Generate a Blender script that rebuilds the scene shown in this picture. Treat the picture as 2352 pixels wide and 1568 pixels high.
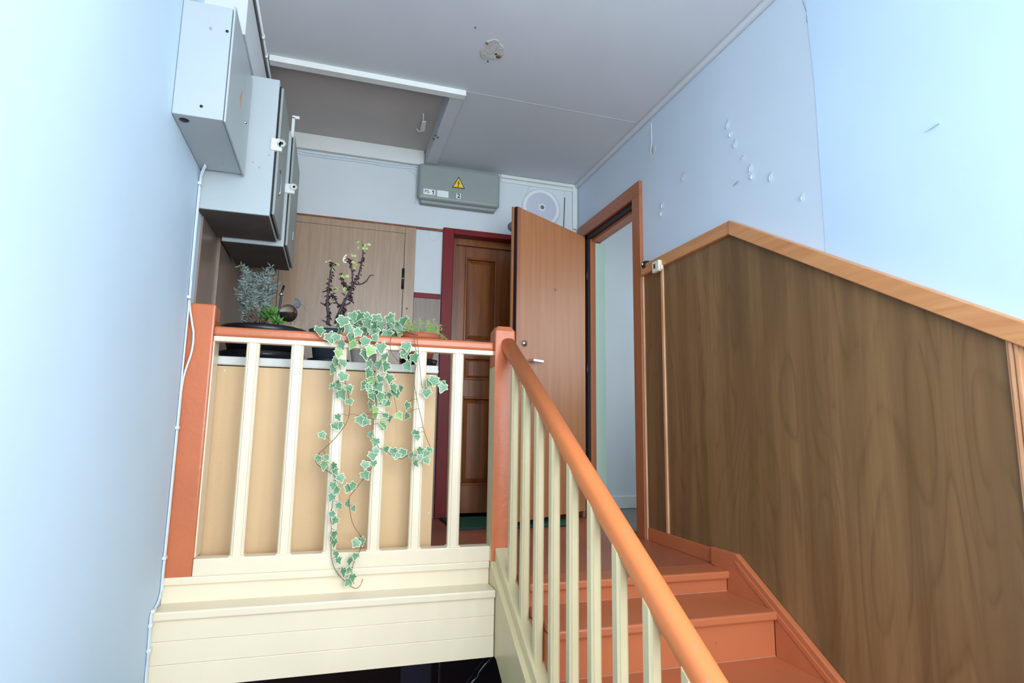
import bpy, bmesh, math, random
from mathutils import Vector, Matrix
random.seed(7)
for o in list(bpy.data.objects): bpy.data.objects.remove(o)
S = bpy.context.scene
COL = S.collection

# ---------------------------------------------------------------- camera
cam = bpy.data.cameras.new('camera'); cam.sensor_width = 36; cam.lens = 1350.37 / 2352 * 36
cam.clip_start = .02
camo = bpy.data.objects.new('camera', cam); COL.objects.link(camo); S.camera = camo
def look(yaw, pit, rol, loc):
    f = Vector((math.sin(yaw)*math.cos(pit), math.cos(yaw)*math.cos(pit), math.sin(pit)))
    r = Vector((math.cos(yaw), -math.sin(yaw), 0)); u = r.cross(f)
    r2 = r*math.cos(rol) + u*math.sin(rol); u2 = -r*math.sin(rol) + u*math.cos(rol)
    m = Matrix(((r2.x, u2.x, -f.x, loc[0]), (r2.y, u2.y, -f.y, loc[1]), (r2.z, u2.z, -f.z, loc[2]), (0, 0, 0, 1)))
    camo.matrix_world = m
look(.29598, .14707, .01525, (0, 0, .586))

# ---------------------------------------------------------------- world, daylight, exposure
w = bpy.data.worlds.new('world'); S.world = w; w.use_nodes = True
w.node_tree.nodes['Background'].inputs[0].default_value = (.75, .86, 1, 1)
w.node_tree.nodes['Background'].inputs[1].default_value = 1.2
def area(name, loc, rot, sx, sy, power, color):
    l = bpy.data.lights.new(name, 'AREA'); l.shape = 'RECTANGLE'; l.size = sx; l.size_y = sy
    l.energy = power; l.color = color
    o = bpy.data.objects.new(name, l); COL.objects.link(o); o.location = loc; o.rotation_euler = rot
    return o
# daylight entering through the stairwell window behind the camera
area('window_daylight', (.62, -1.14, 1.15), (math.radians(90), 0, 0), 1.95, 2.3, 78, (.91, .96, 1))
# daylight entering through the side window of the half landing
area('side_window_daylight', (1.84, -.5, 1.2), (0, math.radians(90), 0), 1.7, .75, 54, (.9, .96, 1))
# added lamp, out of view, brightening the room behind the open door
area('room_fill_light', (3.42, 3.2, 1.45), (0, math.radians(90), 0), 1.1, 1.0, 11, (.9, .96, 1))
S.view_settings.view_transform = 'Standard'; S.view_settings.look = 'None'
S.view_settings.gamma = 1; S.view_settings.use_curve_mapping = False
S.view_settings.exposure = 0.73

# ---------------------------------------------------------------- materials
def srgb(r, g, b):
    f = lambda c: (c/255/12.92 if c/255 <= .04045 else ((c/255+.055)/1.055)**2.4)
    return (f(r), f(g), f(b), 1)
def nodes(name):
    m = bpy.data.materials.new(name); m.use_nodes = True
    nt = m.node_tree; b = nt.nodes['Principled BSDF']
    return m, nt, b
def N(nt, t, **k):
    n = nt.nodes.new(t)
    for a, v in k.items(): setattr(n, a, v)
    return n
def coords(nt, scale):
    tc = N(nt, 'ShaderNodeTexCoord'); mp = N(nt, 'ShaderNodeMapping')
    mp.inputs['Scale'].default_value = scale; nt.links.new(tc.outputs['Object'], mp.inputs[0])
    return mp.outputs[0]
def noise(nt, vec, scale, detail=3, rough=.5, dist=0):
    n = N(nt, 'ShaderNodeTexNoise'); n.inputs['Scale'].default_value = scale
    n.inputs['Detail'].default_value = detail; n.inputs['Roughness'].default_value = rough
    n.inputs['Distortion'].default_value = dist; nt.links.new(vec, n.inputs['Vector'])
    return n.outputs['Fac']
def ramp(nt, fac, stops):
    r = N(nt, 'ShaderNodeValToRGB'); e = r.color_ramp.elements
    while len(e) < len(stops): e.new(.5)
    for i, (p, c) in enumerate(stops): e[i].position = p; e[i].color = c
    nt.links.new(fac, r.inputs[0]); return r.outputs[0]
def bump(nt, b, fac, strength, dist=.01):
    n = N(nt, 'ShaderNodeBump'); n.inputs['Strength'].default_value = strength; n.inputs['Distance'].default_value = dist
    nt.links.new(fac, n.inputs['Height']); nt.links.new(n.outputs[0], b.inputs['Normal'])
def mix(nt, fac, a, c, mode='MIX'):
    n = N(nt, 'ShaderNodeMix', data_type='RGBA', blend_type=mode)
    if isinstance(fac, float): n.inputs[0].default_value = fac
    else: nt.links.new(fac, n.inputs[0])
    for i, v in ((6, a), (7, c)):
        if isinstance(v, tuple): n.inputs[i].default_value = v
        else: nt.links.new(v, n.inputs[i])
    return n.outputs[2]
def paint(name, col, rough=.5, var=.06, vs=3, bs=60, bst=.15, stretch=(1, 1, 1), metal=0, chips=None, spec=.5, bd=.01):
    m, nt, b = nodes(name)
    v = coords(nt, stretch)
    dark = tuple(c*(1-var*2) for c in col[:3]) + (1,)
    c = ramp(nt, noise(nt, v, vs, 4), [(.35, dark), (.65, col)])
    if chips:
        f = ramp(nt, noise(nt, v, chips[1], 5, .65), [(chips[2], (0, 0, 0, 1)), (chips[2]+.02, (1, 1, 1, 1))])
        c = mix(nt, f, c, chips[0])
    nt.links.new(c, b.inputs['Base Color'])
    b.inputs['Roughness'].default_value = rough; b.inputs['Metallic'].default_value = metal
    b.inputs['Specular IOR Level'].default_value = spec
    if bst: bump(nt, b, noise(nt, v, bs, 3), bst, bd)
    return m
def wood(name, lt, dk, axis=2, s=14, rough=.45, fine=.5, cath=None, stretch=.05, spec=.5):
    m, nt, b = nodes(name)
    sc = [1, 1, 1]; sc[axis] = stretch
    v = coords(nt, tuple(sc))
    c = ramp(nt, noise(nt, v, s, 5, .6, .6), [(.3, dk), (.7, lt)])
    f = ramp(nt, noise(nt, v, s*9, 3, .6), [(.35, (0, 0, 0, 1)), (.6, (1, 1, 1, 1))])
    c = mix(nt, mix(nt, fine, (1, 1, 1, 1), f), mix(nt, .5, c, dk), c)
    if cath:
        # cathedral figure: bands of a coordinate warped by long noise
        sc2 = [1, 1, 1]; sc2[axis] = cath[2]
        v2 = coords(nt, tuple(sc2))
        n2 = noise(nt, v2, cath[1], 2, .5, .3)
        mul = N(nt, 'ShaderNodeMath', operation='MULTIPLY'); mul.inputs[1].default_value = cath[0]; nt.links.new(n2, mul.inputs[0])
        sn = N(nt, 'ShaderNodeMath', operation='FRACT'); nt.links.new(mul.outputs[0], sn.inputs[0])
        g = ramp(nt, sn.outputs[0], [(0, (.0, .0, .0, 1)), (.16, (1, 1, 1, 1)), (.75, (1, 1, 1, 1)), (1, (.35, .35, .35, 1))])
        brk = ramp(nt, noise(nt, v, s*3, 3, .6), [(.4, (0, 0, 0, 1)), (.62, (1, 1, 1, 1))])
        g2 = mix(nt, brk, g, (1, 1, 1, 1))
        c = mix(nt, g2, mix(nt, .75, c, dk), c)
    nt.links.new(c, b.inputs['Base Color']); b.inputs['Roughness'].default_value = rough
    b.inputs['Specular IOR Level'].default_value = spec
    bump(nt, b, noise(nt, v, s*6, 3), .08, .004)
    return m
M = {}
M['wall'] = paint('wall_paint', srgb(196, 219, 237), .6, .03, 1.6, 90, .03)
M['wall_r'] = paint('wall_paint_patched', srgb(204, 218, 231), .6, .045, 1.1, 70, .035)
M['wall_b'] = paint('back_wall_paint', srgb(210, 218, 221), .6, .03, 1.6, 90, .03)
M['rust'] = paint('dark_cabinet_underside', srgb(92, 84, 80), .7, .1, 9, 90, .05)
M['ceil'] = paint('ceiling_paint', srgb(204, 209, 213), .7, .04, 1.2, 160, .04)
M['hatch'] = paint('hatch_board', srgb(190, 184, 178), .8, .05, 2, 200, .05)
M['white'] = paint('white_paint', srgb(222, 226, 222), .5, .03, 6, 60, .12)
M['cream'] = paint('cream_paint', srgb(234, 219, 190), .32, .02, 4, 34, .05)
M['cream_shaded'] = paint('cream_paint_shaded', srgb(210, 194, 152), .35, .03, 6, 34, .05)  # cream made darker and yellower, the stair side's dimmer light put into colour
M['orange'] = paint('orange_gloss_paint', srgb(198, 110, 70), .27, .04, 5, 38, .16, bd=.008)
M['orange_rail'] = paint('orange_handrail_paint', srgb(222, 124, 68), .4, .03, 6, 40, .05, stretch=(1, 1, 1), chips=(srgb(158, 128, 100), 26, .655))
M['orange_step'] = paint('orange_step_paint', srgb(190, 108, 69), .4, .05, 3, 60, .04, chips=(srgb(150, 98, 72), 26, .69))
M['dust'] = paint('pale_joint_dust', srgb(190, 146, 124), .8, .1, 40, 60, 0)
M['orange_floor'] = paint('landing_floor_paint', srgb(170, 98, 72), .38, .06, 3, 60, .04)
M['red'] = paint('red_frame_paint', srgb(122, 24, 26), .42, .06, 6, 50, .04, spec=.25)
M['frame'] = wood('door_frame_veneer', srgb(172, 106, 70), srgb(152, 88, 56), 2, 20, .4)
M['frame_h'] = wood('door_frame_veneer_head', srgb(172, 106, 70), srgb(152, 88, 56), 1, 20, .4)
M['leaf'] = wood('open_door_veneer', srgb(178, 120, 76), srgb(162, 104, 62), 2, 34, .42, .35)
M['leaf6'] = wood('pale_door_laminate', srgb(178, 152, 126), srgb(158, 130, 106), 2, 40, .26, .4)
M['wains'] = wood('grey_brown_laminate', srgb(140, 122, 108), srgb(118, 100, 86), 2, 30, .3, .3)
M['panel'] = wood('brown_wall_panel', srgb(144, 110, 72), srgb(98, 71, 43), 2, 7, .42, .45, cath=(26., 2.4, .16), stretch=.045)
M['trim'] = wood('varnished_pine_trim', srgb(210, 152, 100), srgb(188, 124, 76), 1, 30, .4)
M['trim_v'] = wood('varnished_pine_trim_upright', srgb(222, 176, 134), srgb(184, 126, 86), 2, 60, .4)
M['bdoor'] = wood('dark_pine_door', srgb(152, 90, 44), srgb(98, 52, 22), 2, 16, .28, .5)
M['tan'] = paint('tan_cabinet_panel', srgb(218, 184, 138), .5, .02, 2, 90, .05)
M['grey_metal'] = paint('grey_enamel_cabinet', srgb(174, 184, 187), .42, .03, 3, 90, .06)
M['grey_metal_d'] = paint('grey_enamel_box', srgb(146, 154, 150), .45, .04, 4, 90, .08)
M['black'] = paint('black_rubber', srgb(22, 20, 26), .5, .02, 4, 60, 0)
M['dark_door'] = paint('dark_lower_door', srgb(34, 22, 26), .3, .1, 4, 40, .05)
M['dark_panel'] = paint('dark_lower_panel', srgb(66, 62, 78), .35, .05, 4, 40, .05)
M['pot_black'] = paint('black_plastic_pot', srgb(24, 26, 30), .32, .03, 4, 60, .04)
M['pot_grey'] = paint('dark_grey_plastic_pot', srgb(52, 62, 76), .4, .03, 4, 60, .04)
M['pot_white'] = paint('pale_plastic_pot', srgb(206, 200, 190), .45, .03, 4, 60, .04)
M['terra'] = paint('terracotta', srgb(186, 96, 66), .6, .05, 9, 120, .1)
M['soil'] = paint('soil', srgb(48, 36, 28), .95, .2, 40, 120, .8)
M['chrome'] = paint('chrome', srgb(210, 212, 215), .18, .02, 5, 60, 0, metal=1)
M['brass6'] = paint('pale_metal_numeral', srgb(226, 214, 190), .25, .02, 5, 60, 0, metal=.8)
M['bark'] = paint('branch_bark', srgb(84, 66, 72), .8, .2, 60, 200, .4)
M['wither'] = paint('withered_leaf', srgb(64, 44, 44), .8, .2, 60, 200, 0)
M['tip'] = paint('yellow_green_leaf', srgb(186, 200, 122), .5, .08, 60, 100, 0)
M['ivy'] = paint('ivy_green', srgb(126, 166, 130), .42, .1, 70, 90, .0)
M['ivy_d'] = paint('ivy_dark_green', srgb(102, 146, 108), .42, .1, 70, 90, 0)
M['ivy_y'] = paint('ivy_young_green', srgb(150, 188, 112), .42, .1, 70, 90, .0)
M['ivy_edge'] = paint('ivy_cream_margin', srgb(222, 232, 194), .45, .04, 60, 90, 0)
M['stem'] = paint('vine_stem', srgb(112, 88, 66), .7, .1, 60, 100, 0)
M['bush'] = paint('grey_green_foliage', srgb(134, 152, 146), .7, .2, 30, 100, 0)
M['bush_b'] = paint('dry_brown_foliage', srgb(126, 104, 80), .8, .2, 30, 100, 0)
M['succ'] = paint('succulent_green', srgb(92, 150, 66), .4, .15, 40, 100, 0)
M['sedum'] = paint('sedum_light_green', srgb(168, 194, 104), .5, .12, 60, 100, 0)
M['straw'] = paint('dry_straw', srgb(190, 176, 130), .7, .1, 60, 100, 0)
M['mat'] = paint('green_door_mat', srgb(38, 112, 82), .95, .25, 220, 400, .8)
M['yellow'] = paint('warning_yellow', srgb(236, 206, 44), .4, .01, 4, 60, 0)
M['ink'] = paint('black_ink', srgb(26, 26, 32), .5, .01, 4, 60, 0)
M['paper'] = paint('label_paper', srgb(236, 238, 240), .5, .01, 4, 60, 0)
M['paper_g'] = paint('label_paper_greenish', srgb(224, 236, 232), .4, .02, 20, 60, 0)
M['cable'] = paint('white_cable', srgb(216, 226, 232), .45, .02, 4, 60, 0)
M['cable_d'] = paint('dark_cable', srgb(74, 68, 64), .5, .05, 4, 60, 0)
M['plastic'] = paint('cream_plastic', srgb(232, 226, 206), .4, .02, 5, 60, 0)
M['speaker'] = paint('speaker_grille', srgb(206, 210, 222), .6, .03, 300, 300, .5)
M['speaker_rim'] = paint('speaker_rim_plastic', srgb(226, 232, 236), .4, .02, 5, 60, 0)
M['grey_hole'] = paint('grey_cap', srgb(110, 112, 116), .6, .03, 5, 60, 0)
M['vest'] = paint('vestibule_wall', srgb(214, 220, 224), .6, .02, 3, 60, .05)
M['green_jamb'] = paint('pale_green_jamb', srgb(176, 200, 184), .5, .02, 3, 60, .05)
M['vfloor'] = wood('vestibule_floor', srgb(130, 122, 112), srgb(100, 94, 86), 1, 20, .4)
M['plaster'] = paint('bare_plaster', srgb(198, 196, 192), .9, .08, 40, 60, .4)
M['stain'] = paint('brown_stain', srgb(128, 96, 62), .9, .2, 60, 60, .4)
M['lfloor'] = paint('lower_floor', srgb(110, 60, 44), .5, .08, 3, 60, .1)
def glass():
    m, nt, b = nodes('clear_glass')
    b.inputs['Base Color'].default_value = (.96, .98, 1, 1); b.inputs['Roughness'].default_value = .02
    b.inputs['Transmission Weight'].default_value = 1; b.inputs['IOR'].default_value = 1.15
    return m
M['glass'] = glass()
def pane():
    m, nt, b = nodes('window_pane'); out = nt.nodes['Material Output']
    t = N(nt, 'ShaderNodeBsdfTransparent'); g = N(nt, 'ShaderNodeBsdfGlossy'); mx = N(nt, 'ShaderNodeMixShader')
    mx.inputs[0].default_value = .06; g.inputs['Roughness'].default_value = .05
    nt.links.new(t.outputs[0], mx.inputs[1]); nt.links.new(g.outputs[0], mx.inputs[2]); nt.links.new(mx.outputs[0], out.inputs[0])
    return m
M['pane'] = pane()

# ---------------------------------------------------------------- mesh helpers (all coordinates in metres; landing floor is z = 0)
class MB:
    def __init__(s): s.bm = bmesh.new()
    def box(s, x0, x1, y0, y1, z0, z1, bev=0, mi=0, seg=2):
        vs = [s.bm.verts.new((x, y, z)) for x in (x0, x1) for y in (y0, y1) for z in (z0, z1)]
        fs = [s.bm.faces.new([vs[i] for i in f]) for f in ((0, 1, 3, 2), (4, 6, 7, 5), (0, 4, 5, 1), (2, 3, 7, 6), (0, 2, 6, 4), (1, 5, 7, 3))]
        for f in fs: f.material_index = mi
        if bev:
            es = list({e for f in fs for e in f.edges})
            bmesh.ops.bevel(s.bm, geom=es, offset=bev, segments=seg, profile=.5, affect='EDGES')
        return s
    def prism(s, pts, axis, a, b, bev=0, mi=0):
        # pts: polygon in the two other axes, extruded along axis from a to b
        def P(p, t):
            q = list(p); q.insert(axis, t); return q
        A = [s.bm.verts.new(P(p, a)) for p in pts]; B = [s.bm.verts.new(P(p, b)) for p in pts]
        fs = [s.bm.faces.new(A), s.bm.faces.new(B[::-1])]; n = len(pts)
        for i in range(n): fs.append(s.bm.faces.new((A[i], B[i], B[(i+1) % n], A[(i+1) % n])))
        for f in fs: f.material_index = mi
        if bev:
            es = list({e for f in fs for e in f.edges})
            bmesh.ops.bevel(s.bm, geom=es, offset=bev, segments=2, profile=.5, affect='EDGES')
        return s
    def tube(s, path, r, n=8, r1=None, mi=0, cap=True):
        P = [Vector(p) for p in path]; k = len(P); rings = []
        up = Vector((.13, .21, .97))
        for i, p in enumerate(P):
            t = (P[min(i+1, k-1)] - P[max(i-1, 0)])
            t = t.normalized() if t.length > 1e-9 else Vector((0, 0, 1))
            a = t.cross(up if abs(t.dot(up)) < .95 else Vector((1, .1, 0))).normalized(); b = t.cross(a)
            rr = r if r1 is None else r + (r1-r)*i/max(1, k-1)
            rings.append([s.bm.verts.new(p + (a*math.cos(2*math.pi*j/n) + b*math.sin(2*math.pi*j/n))*rr) for j in range(n)])
        for i in range(k-1):
            for j in range(n):
                f = s.bm.faces.new((rings[i][j], rings[i][(j+1) % n], rings[i+1][(j+1) % n], rings[i+1][j])); f.material_index = mi; f.smooth = n > 5
        if cap:
            for rg in (rings[0][::-1], rings[-1]): s.bm.faces.new(rg).material_index = mi
        return s
    def lathe(s, prof, c, n=32, axis=2, mi=0, smooth=True):
        rings = []
        for (r, h) in prof:
            ring = []
            for j in range(n if r > 1e-6 else 1):
                a = 2*math.pi*j/n; q = [r*math.cos(a), r*math.sin(a)]; q.insert(axis, h)
                ring.append(s.bm.verts.new((c[0]+q[0], c[1]+q[1], c[2]+q[2])))
            rings.append(ring)
        for A, B in zip(rings, rings[1:]):
            for j in range(n):
                k = (j+1) % n
                vs = []
                for v in (A[j % len(A)], A[k % len(A)], B[k % len(B)], B[j % len(B)]):
                    if v not in vs: vs.append(v)
                if len(vs) > 2:
                    f = s.bm.faces.new(vs); f.material_index = mi; f.smooth = smooth
        return s
    def sweep(s, path, sec, mi=0, smooth=False):
        # sec: list of (side, up) offsets swept along a path in the vertical plane x = const
        P = [Vector(p) for p in path]; rings = []
        for i, p in enumerate(P):
            t = (P[min(i+1, len(P)-1)] - P[max(i-1, 0)]).normalized(); sd = Vector((1, 0, 0)); u = sd.cross(t)
            if u.z < 0: u = -u
            rings.append([s.bm.verts.new(p + sd*a + u*b) for a, b in sec])
        n = len(sec)
        for A, B in zip(rings, rings[1:]):
            for j in range(n):
                f = s.bm.faces.new((A[j], A[(j+1) % n], B[(j+1) % n], B[j])); f.material_index = mi; f.smooth = smooth
        s.bm.faces.new(rings[0][::-1]).material_index = mi; s.bm.faces.new(rings[-1]).material_index = mi
        return s
    def poly(s, pts, mi=0):
        f = s.bm.faces.new([s.bm.verts.new(p) for p in pts]); f.material_index = mi; return s
    def mesh(s, name, mats):
        bmesh.ops.recalc_face_normals(s.bm, faces=s.bm.faces)
        me = bpy.data.meshes.new(name); s.bm.to_mesh(me); s.bm.free()
        for m in (mats if isinstance(mats, (list, tuple)) else [mats]): me.materials.append(M[m])
        return me
def tag(o, label=None, cat=None, group=None, kind=None):
    if label: o['label'] = label
    if cat: o['category'] = cat
    if group: o['group'] = group
    if kind: o['kind'] = kind
    return o
BASE = {}
def adopt(o, parent):
    if parent is not None:
        o.parent = parent; o.matrix_parent_inverse = Matrix.Translation(-Vector(BASE.get(parent.name, (0, 0, 0))))
def link(name, me, parent=None, loc=None):
    o = bpy.data.objects.new(name, me); COL.objects.link(o)
    if loc is not None: o.location = loc
    adopt(o, parent); BASE[o.name] = tuple(o.location)
    return o
def obj(name, mb, mats, parent=None, **k):
    o = link(name, mb.mesh(name, mats), parent); tag(o, **k); return o
def thing(name, loc, label, cat, group=None, kind=None):
    o = bpy.data.objects.new(name, None); COL.objects.link(o); o.location = loc; o.empty_display_size = .05
    BASE[o.name] = tuple(loc); return tag(o, label, cat, group, kind)
def text(name, body, size, mats, parent, origin, right=(1, 0, 0), up=(0, 0, 1), depth=.0006, bold=0):
    cu = bpy.data.curves.new(name, 'FONT'); cu.body = body; cu.size = size; cu.extrude = depth; cu.offset = bold
    cu.align_x = 'CENTER'; cu.align_y = 'CENTER'
    t = bpy.data.objects.new(name+'_tmp', cu); COL.objects.link(t); bpy.context.view_layer.update()
    me = bpy.data.meshes.new_from_object(t.evaluated_get(bpy.context.evaluated_depsgraph_get()))
    bpy.data.objects.remove(t)
    r, u = Vector(right), Vector(up); n = r.cross(u)
    mt = Matrix(((r.x, u.x, n.x, origin[0]), (r.y, u.y, n.y, origin[1]), (r.z, u.z, n.z, origin[2]), (0, 0, 0, 1)))
    me.transform(mt); me.materials.clear(); me.materials.append(M[mats])
    return link(name, me, parent)
XL, XR, YB, YN, ZC, ZM, ZD = -.566, 1.7, 3.93, -1.0, 2.422, -1.405, -2.77
KIND = 'structure'

# ================================================================= SETTING
# left wall
b = MB(); b.box(XL-.1, XL, YN, YB+.1, ZD, ZC+.12)
wl = obj('wall_left', b, 'wall', label='pale blue painted wall along the left side carrying the meter cabinets', cat='wall', kind=KIND)
# wainscot on the far part of the left wall and on the back wall
b = MB(); b.box(XL, XL+.008, 2.66, 3.925, .0, 1.6); obj('wainscot_panel', b, 'wains', wl)
b = MB(); b.box(XL, XL+.022, 2.99, 3.27, .0, 1.6, .003); obj('wainscot_trim', b, 'wains', wl, label='paler upright strip on the laminate')
# back wall with the opening of the brown door
b = MB()
b.box(XL, .757, YB, YB+.25, 0, ZC+.12); b.box(.757, 1.56, YB, YB+.25, 1.93, ZC+.12); b.box(1.56, XR+.1, YB, YB+.25, 0, ZC+.12)
b.box(XL, XR+.1, YB, YB+.25, ZD, 0)
wb = obj('wall_back', b, 'wall_b', label='white painted wall at the back of the landing with three doors', cat='wall', kind=KIND)
b = MB(); b.box(.496, .676, YB-.008, YB, 0, 1.455); obj('wainscot_panel', b, 'wains', wb)
b = MB(); b.box(.496, .676, YB-.016, YB, 1.455, 1.49, .002); obj('wainscot_rail', b, 'red', wb, label='dark red strip over the laminate')
b = MB(); b.box(XL+.03, -.43, YB-.008, YB, 0, 1.93); obj('wainscot_panel', b, 'wains', wb)
ringp = [(.62+.034*math.cos(a*.3), YB-.003, 1.905+.038*math.sin(a*.3)) for a in range(22)]
b = MB(); b.tube(ringp, .0013, 5); obj('wire_loop', b, 'cable', wb)
# right wall with door opening
b = MB()
b.box(XR, XR+.1, YN-.1, -.9, ZD, ZC+.12); b.box(XR, XR+.1, -.9, -.1, ZD, .35); b.box(XR, XR+.1, -.9, -.1, 2.05, ZC+.12); b.box(XR, XR+.1, -.1, 3.04, ZD, ZC+.12); b.box(XR, XR+.1, 3.04, 3.80, 1.985, ZC+.12); b.box(XR, XR+.1, 3.04, 3.80, ZD, 0); b.box(XR, XR+.1, 3.80, YB, ZD, ZC+.12)
wr = obj('wall_right', b, 'wall_r', label='pale blue painted wall along the stairs with peeling paint', cat='wall', kind=KIND)
b = MB(); b.prism([(.0, ZM), (.0, ZC-.03), (1.68, ZC-.03), (1.655, 1.9), (1.65, ZM)], 0, XR-.0015, XR-.0001); obj('plaster_coat', b, 'wall', wr)
w3 = thing('window_3', (XR+.05, -.5, .35), 'side window of the half landing', 'window', kind=KIND)
b = MB()
for ya, yb in ((-.9, -.85), (-.15, -.1), (-.52, -.48)): b.box(XR+.03, XR+.08, ya, yb, .35, 2.05)
b.box(XR+.03, XR+.08, -.85, -.15, .35, .4); b.box(XR+.03, XR+.08, -.85, -.15, 2.0, 2.05); obj('window_frame', b, 'white', w3)
b = MB(); b.box(XR+.053, XR+.057, -.85, -.15, .4, 2.0); obj('pane', b, 'pane', w3)
# peeling flakes, crack and torn patch on the right wall
FL = [(2.167, 2.009, .05, .012), (2.124, 1.891, .045, .012), (2.15, 1.95, .03, .007), (2.076, 1.801, .022, .016), (2.026, 1.732, .04, .008), (2.02, 1.69, .03, .005), (1.911, 1.643, .045, .01), (1.748, 1.49, .03, .008), (2.536, 1.907, .05, .016), (2.744, 1.829, .04, .008), (2.755, 1.783, .03, .006), (1.23, 1.508, .006, .05), (2.129, 1.70, .01, .045)]
for y, z, h, wd in FL:
    b = MB(); ax = XR-.001
    p = [(ax, y-wd*.5, z+h*.5), (ax, y+wd*.3, z+h*.45), (ax-.001, y+wd*.5, z-h*.1), (ax-.002, y+wd*.2, z-h*.5), (ax-.012, y-wd*.45, z-h*.35), (ax-.008, y-wd*.6, z+h*.1)]
    b.poly(p); b.poly([(q[0]-.001, q[1], q[2]) for q in p]); obj('paint_flake', b, 'white', wr)
b = MB()
for j in range(14):
    a = j/14*2*math.pi
b.lathe([(0, -.002), (.022, -.003), (.026, 0)], (XR, 2.825, 2.195), 14, 0); o = obj('torn_patch', b, 'plaster', wr)
b = MB(); b.tube([(XR-.003, 2.84, 2.365), (XR-.003, 2.843, 2.24), (XR-.006, 2.846, 2.205), (XR-.012, 2.832, 2.168)], .0022, 5); obj('loose_wire', b, 'cable', wr)
b = MB(); b.tube([(XR-.0005, 1.69, 2.3), (XR-.0005, 1.684, 2.27), (XR-.0005, 1.671, 2.218), (XR-.0005, 1.674, 2.19), (XR-.0005, 1.664, 2.15)], .0007, 4); obj('crack', b, 'cable_d', wr)
# wall behind the camera with the stairwell window
b = MB(); wx0, wx1, wz0, wz1 = -.36, 1.6, 0., 2.3
b.box(XL, wx0, YN-.1, YN, ZD, ZC); b.box(wx1, XR, YN-.1, YN, ZD, ZC); b.box(wx0, wx1, YN-.1, YN, ZD, wz0); b.box(wx0, wx1, YN-.1, YN, wz1, ZC)
obj('wall_front', b, 'wall', label='wall with the stairwell window opposite the landing', cat='wall', kind=KIND)
win = thing('window_1', (.62, YN, wz0), 'white framed stairwell window opposite the landing', 'window', kind=KIND)
b = MB()
for x0, x1 in ((wx0, wx0+.06), (wx1-.06, wx1), (.6, .64)): b.box(x0, x1, YN-.08, YN-.02, wz0, wz1)
b.box(wx0, wx1, YN-.08, YN-.02, wz0, wz0+.06); b.box(wx0, wx1, YN-.08, YN-.02, wz1-.06, wz1); obj('window_frame', b, 'white', win)
b = MB(); b.box(wx0+.05, .61, YN-.052, YN-.048, wz0+.05, wz1-.05); obj('pane', b, 'pane', win)
b = MB(); b.box(.63, wx1-.05, YN-.052, YN-.048, wz0+.05, wz1-.05); obj('pane', b, 'pane', win)
# ceiling (with recessed hatch over the far left)
b = MB()
b.box(XL, XR+.1, YN, 2.98, ZC, ZC+.12); b.box(.58, XR+.1, 2.98, YB, ZC, ZC+.12)
b.box(XL, .58, 2.98, YB, 2.50, ZC+.12, mi=1)
ce = obj('ceiling', b, ['ceil', 'hatch'], label='pale grey ceiling over the stairs and the landing', cat='ceiling', kind=KIND)
hf = thing('trim_1', (.1, 3.4, 2.39), 'white wooden frame around the recessed ceiling hatch', 'frame', kind=KIND)
b = MB(); b.box(-.395, .615, 2.95, 3.0, 2.393, 2.51, .003); obj('front_batten', b, 'white', hf)
b = MB(); b.box(.535, .61, 3.0, 3.90, 2.397, 2.51, .003); obj('side_batten', b, 'ceil', hf)
b = MB(); b.box(-.41, .525, 3.895, YB, 2.395, 2.50, .003); obj('back_board', b, 'white', hf)
# ceiling seam
b = MB(); b.box(.615, 1.67, 2.955, 2.96, ZC-.001, ZC+.001); obj('ceiling_seam', b, 'ceil', ce)
# bare round patch where a lamp was
b = MB(); pts = []
for j in range(22):
    a = j/22*2*math.pi; r = 1+.13*math.sin(3*a+1)+.06*math.sin(7*a)
    pts.append((.659+.056*r*math.cos(a), 2.565+.075*r*math.sin(a)))
b.prism(pts, 2, ZC-.004, ZC+.001); lp = obj('bare_plaster_patch', b, 'plaster', ce)
for x, y, r, m in ((.62, 2.52, .008, 'stain'), (.683, 2.585, .007, 'black'), (.70, 2.60, .016, 'stain'), (.66, 2.655, .004, 'black'), (.54, 2.43, .003, 'black')):
    b = MB(); b.lathe([(0, -.006), (r*.8, -.0055), (r, 0)], (x, y, ZC), 10); obj('stain_spot', b, m, ce)
# hook and tape in the hatch
t = thing('ceiling_hook', (.45, 3.47, 2.42), 'small white bent hook hanging from the ceiling hatch', 'hook')
b = MB(); b.tube([(.443, 3.40, 2.50), (.448, 3.43, 2.478), (.455, 3.47, 2.462)], .004, 6); obj('wire', b, 'cable', t)
b = MB(); b.prism([(.442, 3.44), (.466, 3.43), (.476, 3.545), (.462, 3.56), (.446, 3.55)], 2, 2.462, 2.47, .002); obj('plate', b, 'white', t)
b = MB(); b.tube([(.466, 3.55, 2.466), (.44, 3.565, 2.463), (.425, 3.55, 2.47)], .005, 6); obj('curl', b, 'plaster', t)
for y, x in ((3.45, .532), (3.5, .528), (3.47, .55)):
    b = MB(); b.lathe([(0, -.008), (.006, -.006), (.007, 0)], (x, y, 2.397), 8); obj('nail', b, 'cable_d', hf)
# cornices
b = MB(); b.box(XR-.028, XR, YN, YB, ZC-.03, ZC, .008); obj('trim_2', b, 'ceil', label='slim painted cornice between ceiling and right wall', cat='cornice', kind=KIND)
b = MB(); b.box(1.09, 1.69, YB-.018, YB, 2.396, 2.42, .004); obj('trim_3', b, 'white', label='short white cornice right of the grey junction box', cat='cornice', kind=KIND)
b = MB(); b.box(1.655, 1.688, YB-.02, YB, 2.07, 2.396, .004); b.box(1.668, 1.674, YB-.022, YB, 2.07, 2.396)
obj('trim_4', b, 'white', label='white upright strip in the back right corner', cat='trim', kind=KIND)
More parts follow.
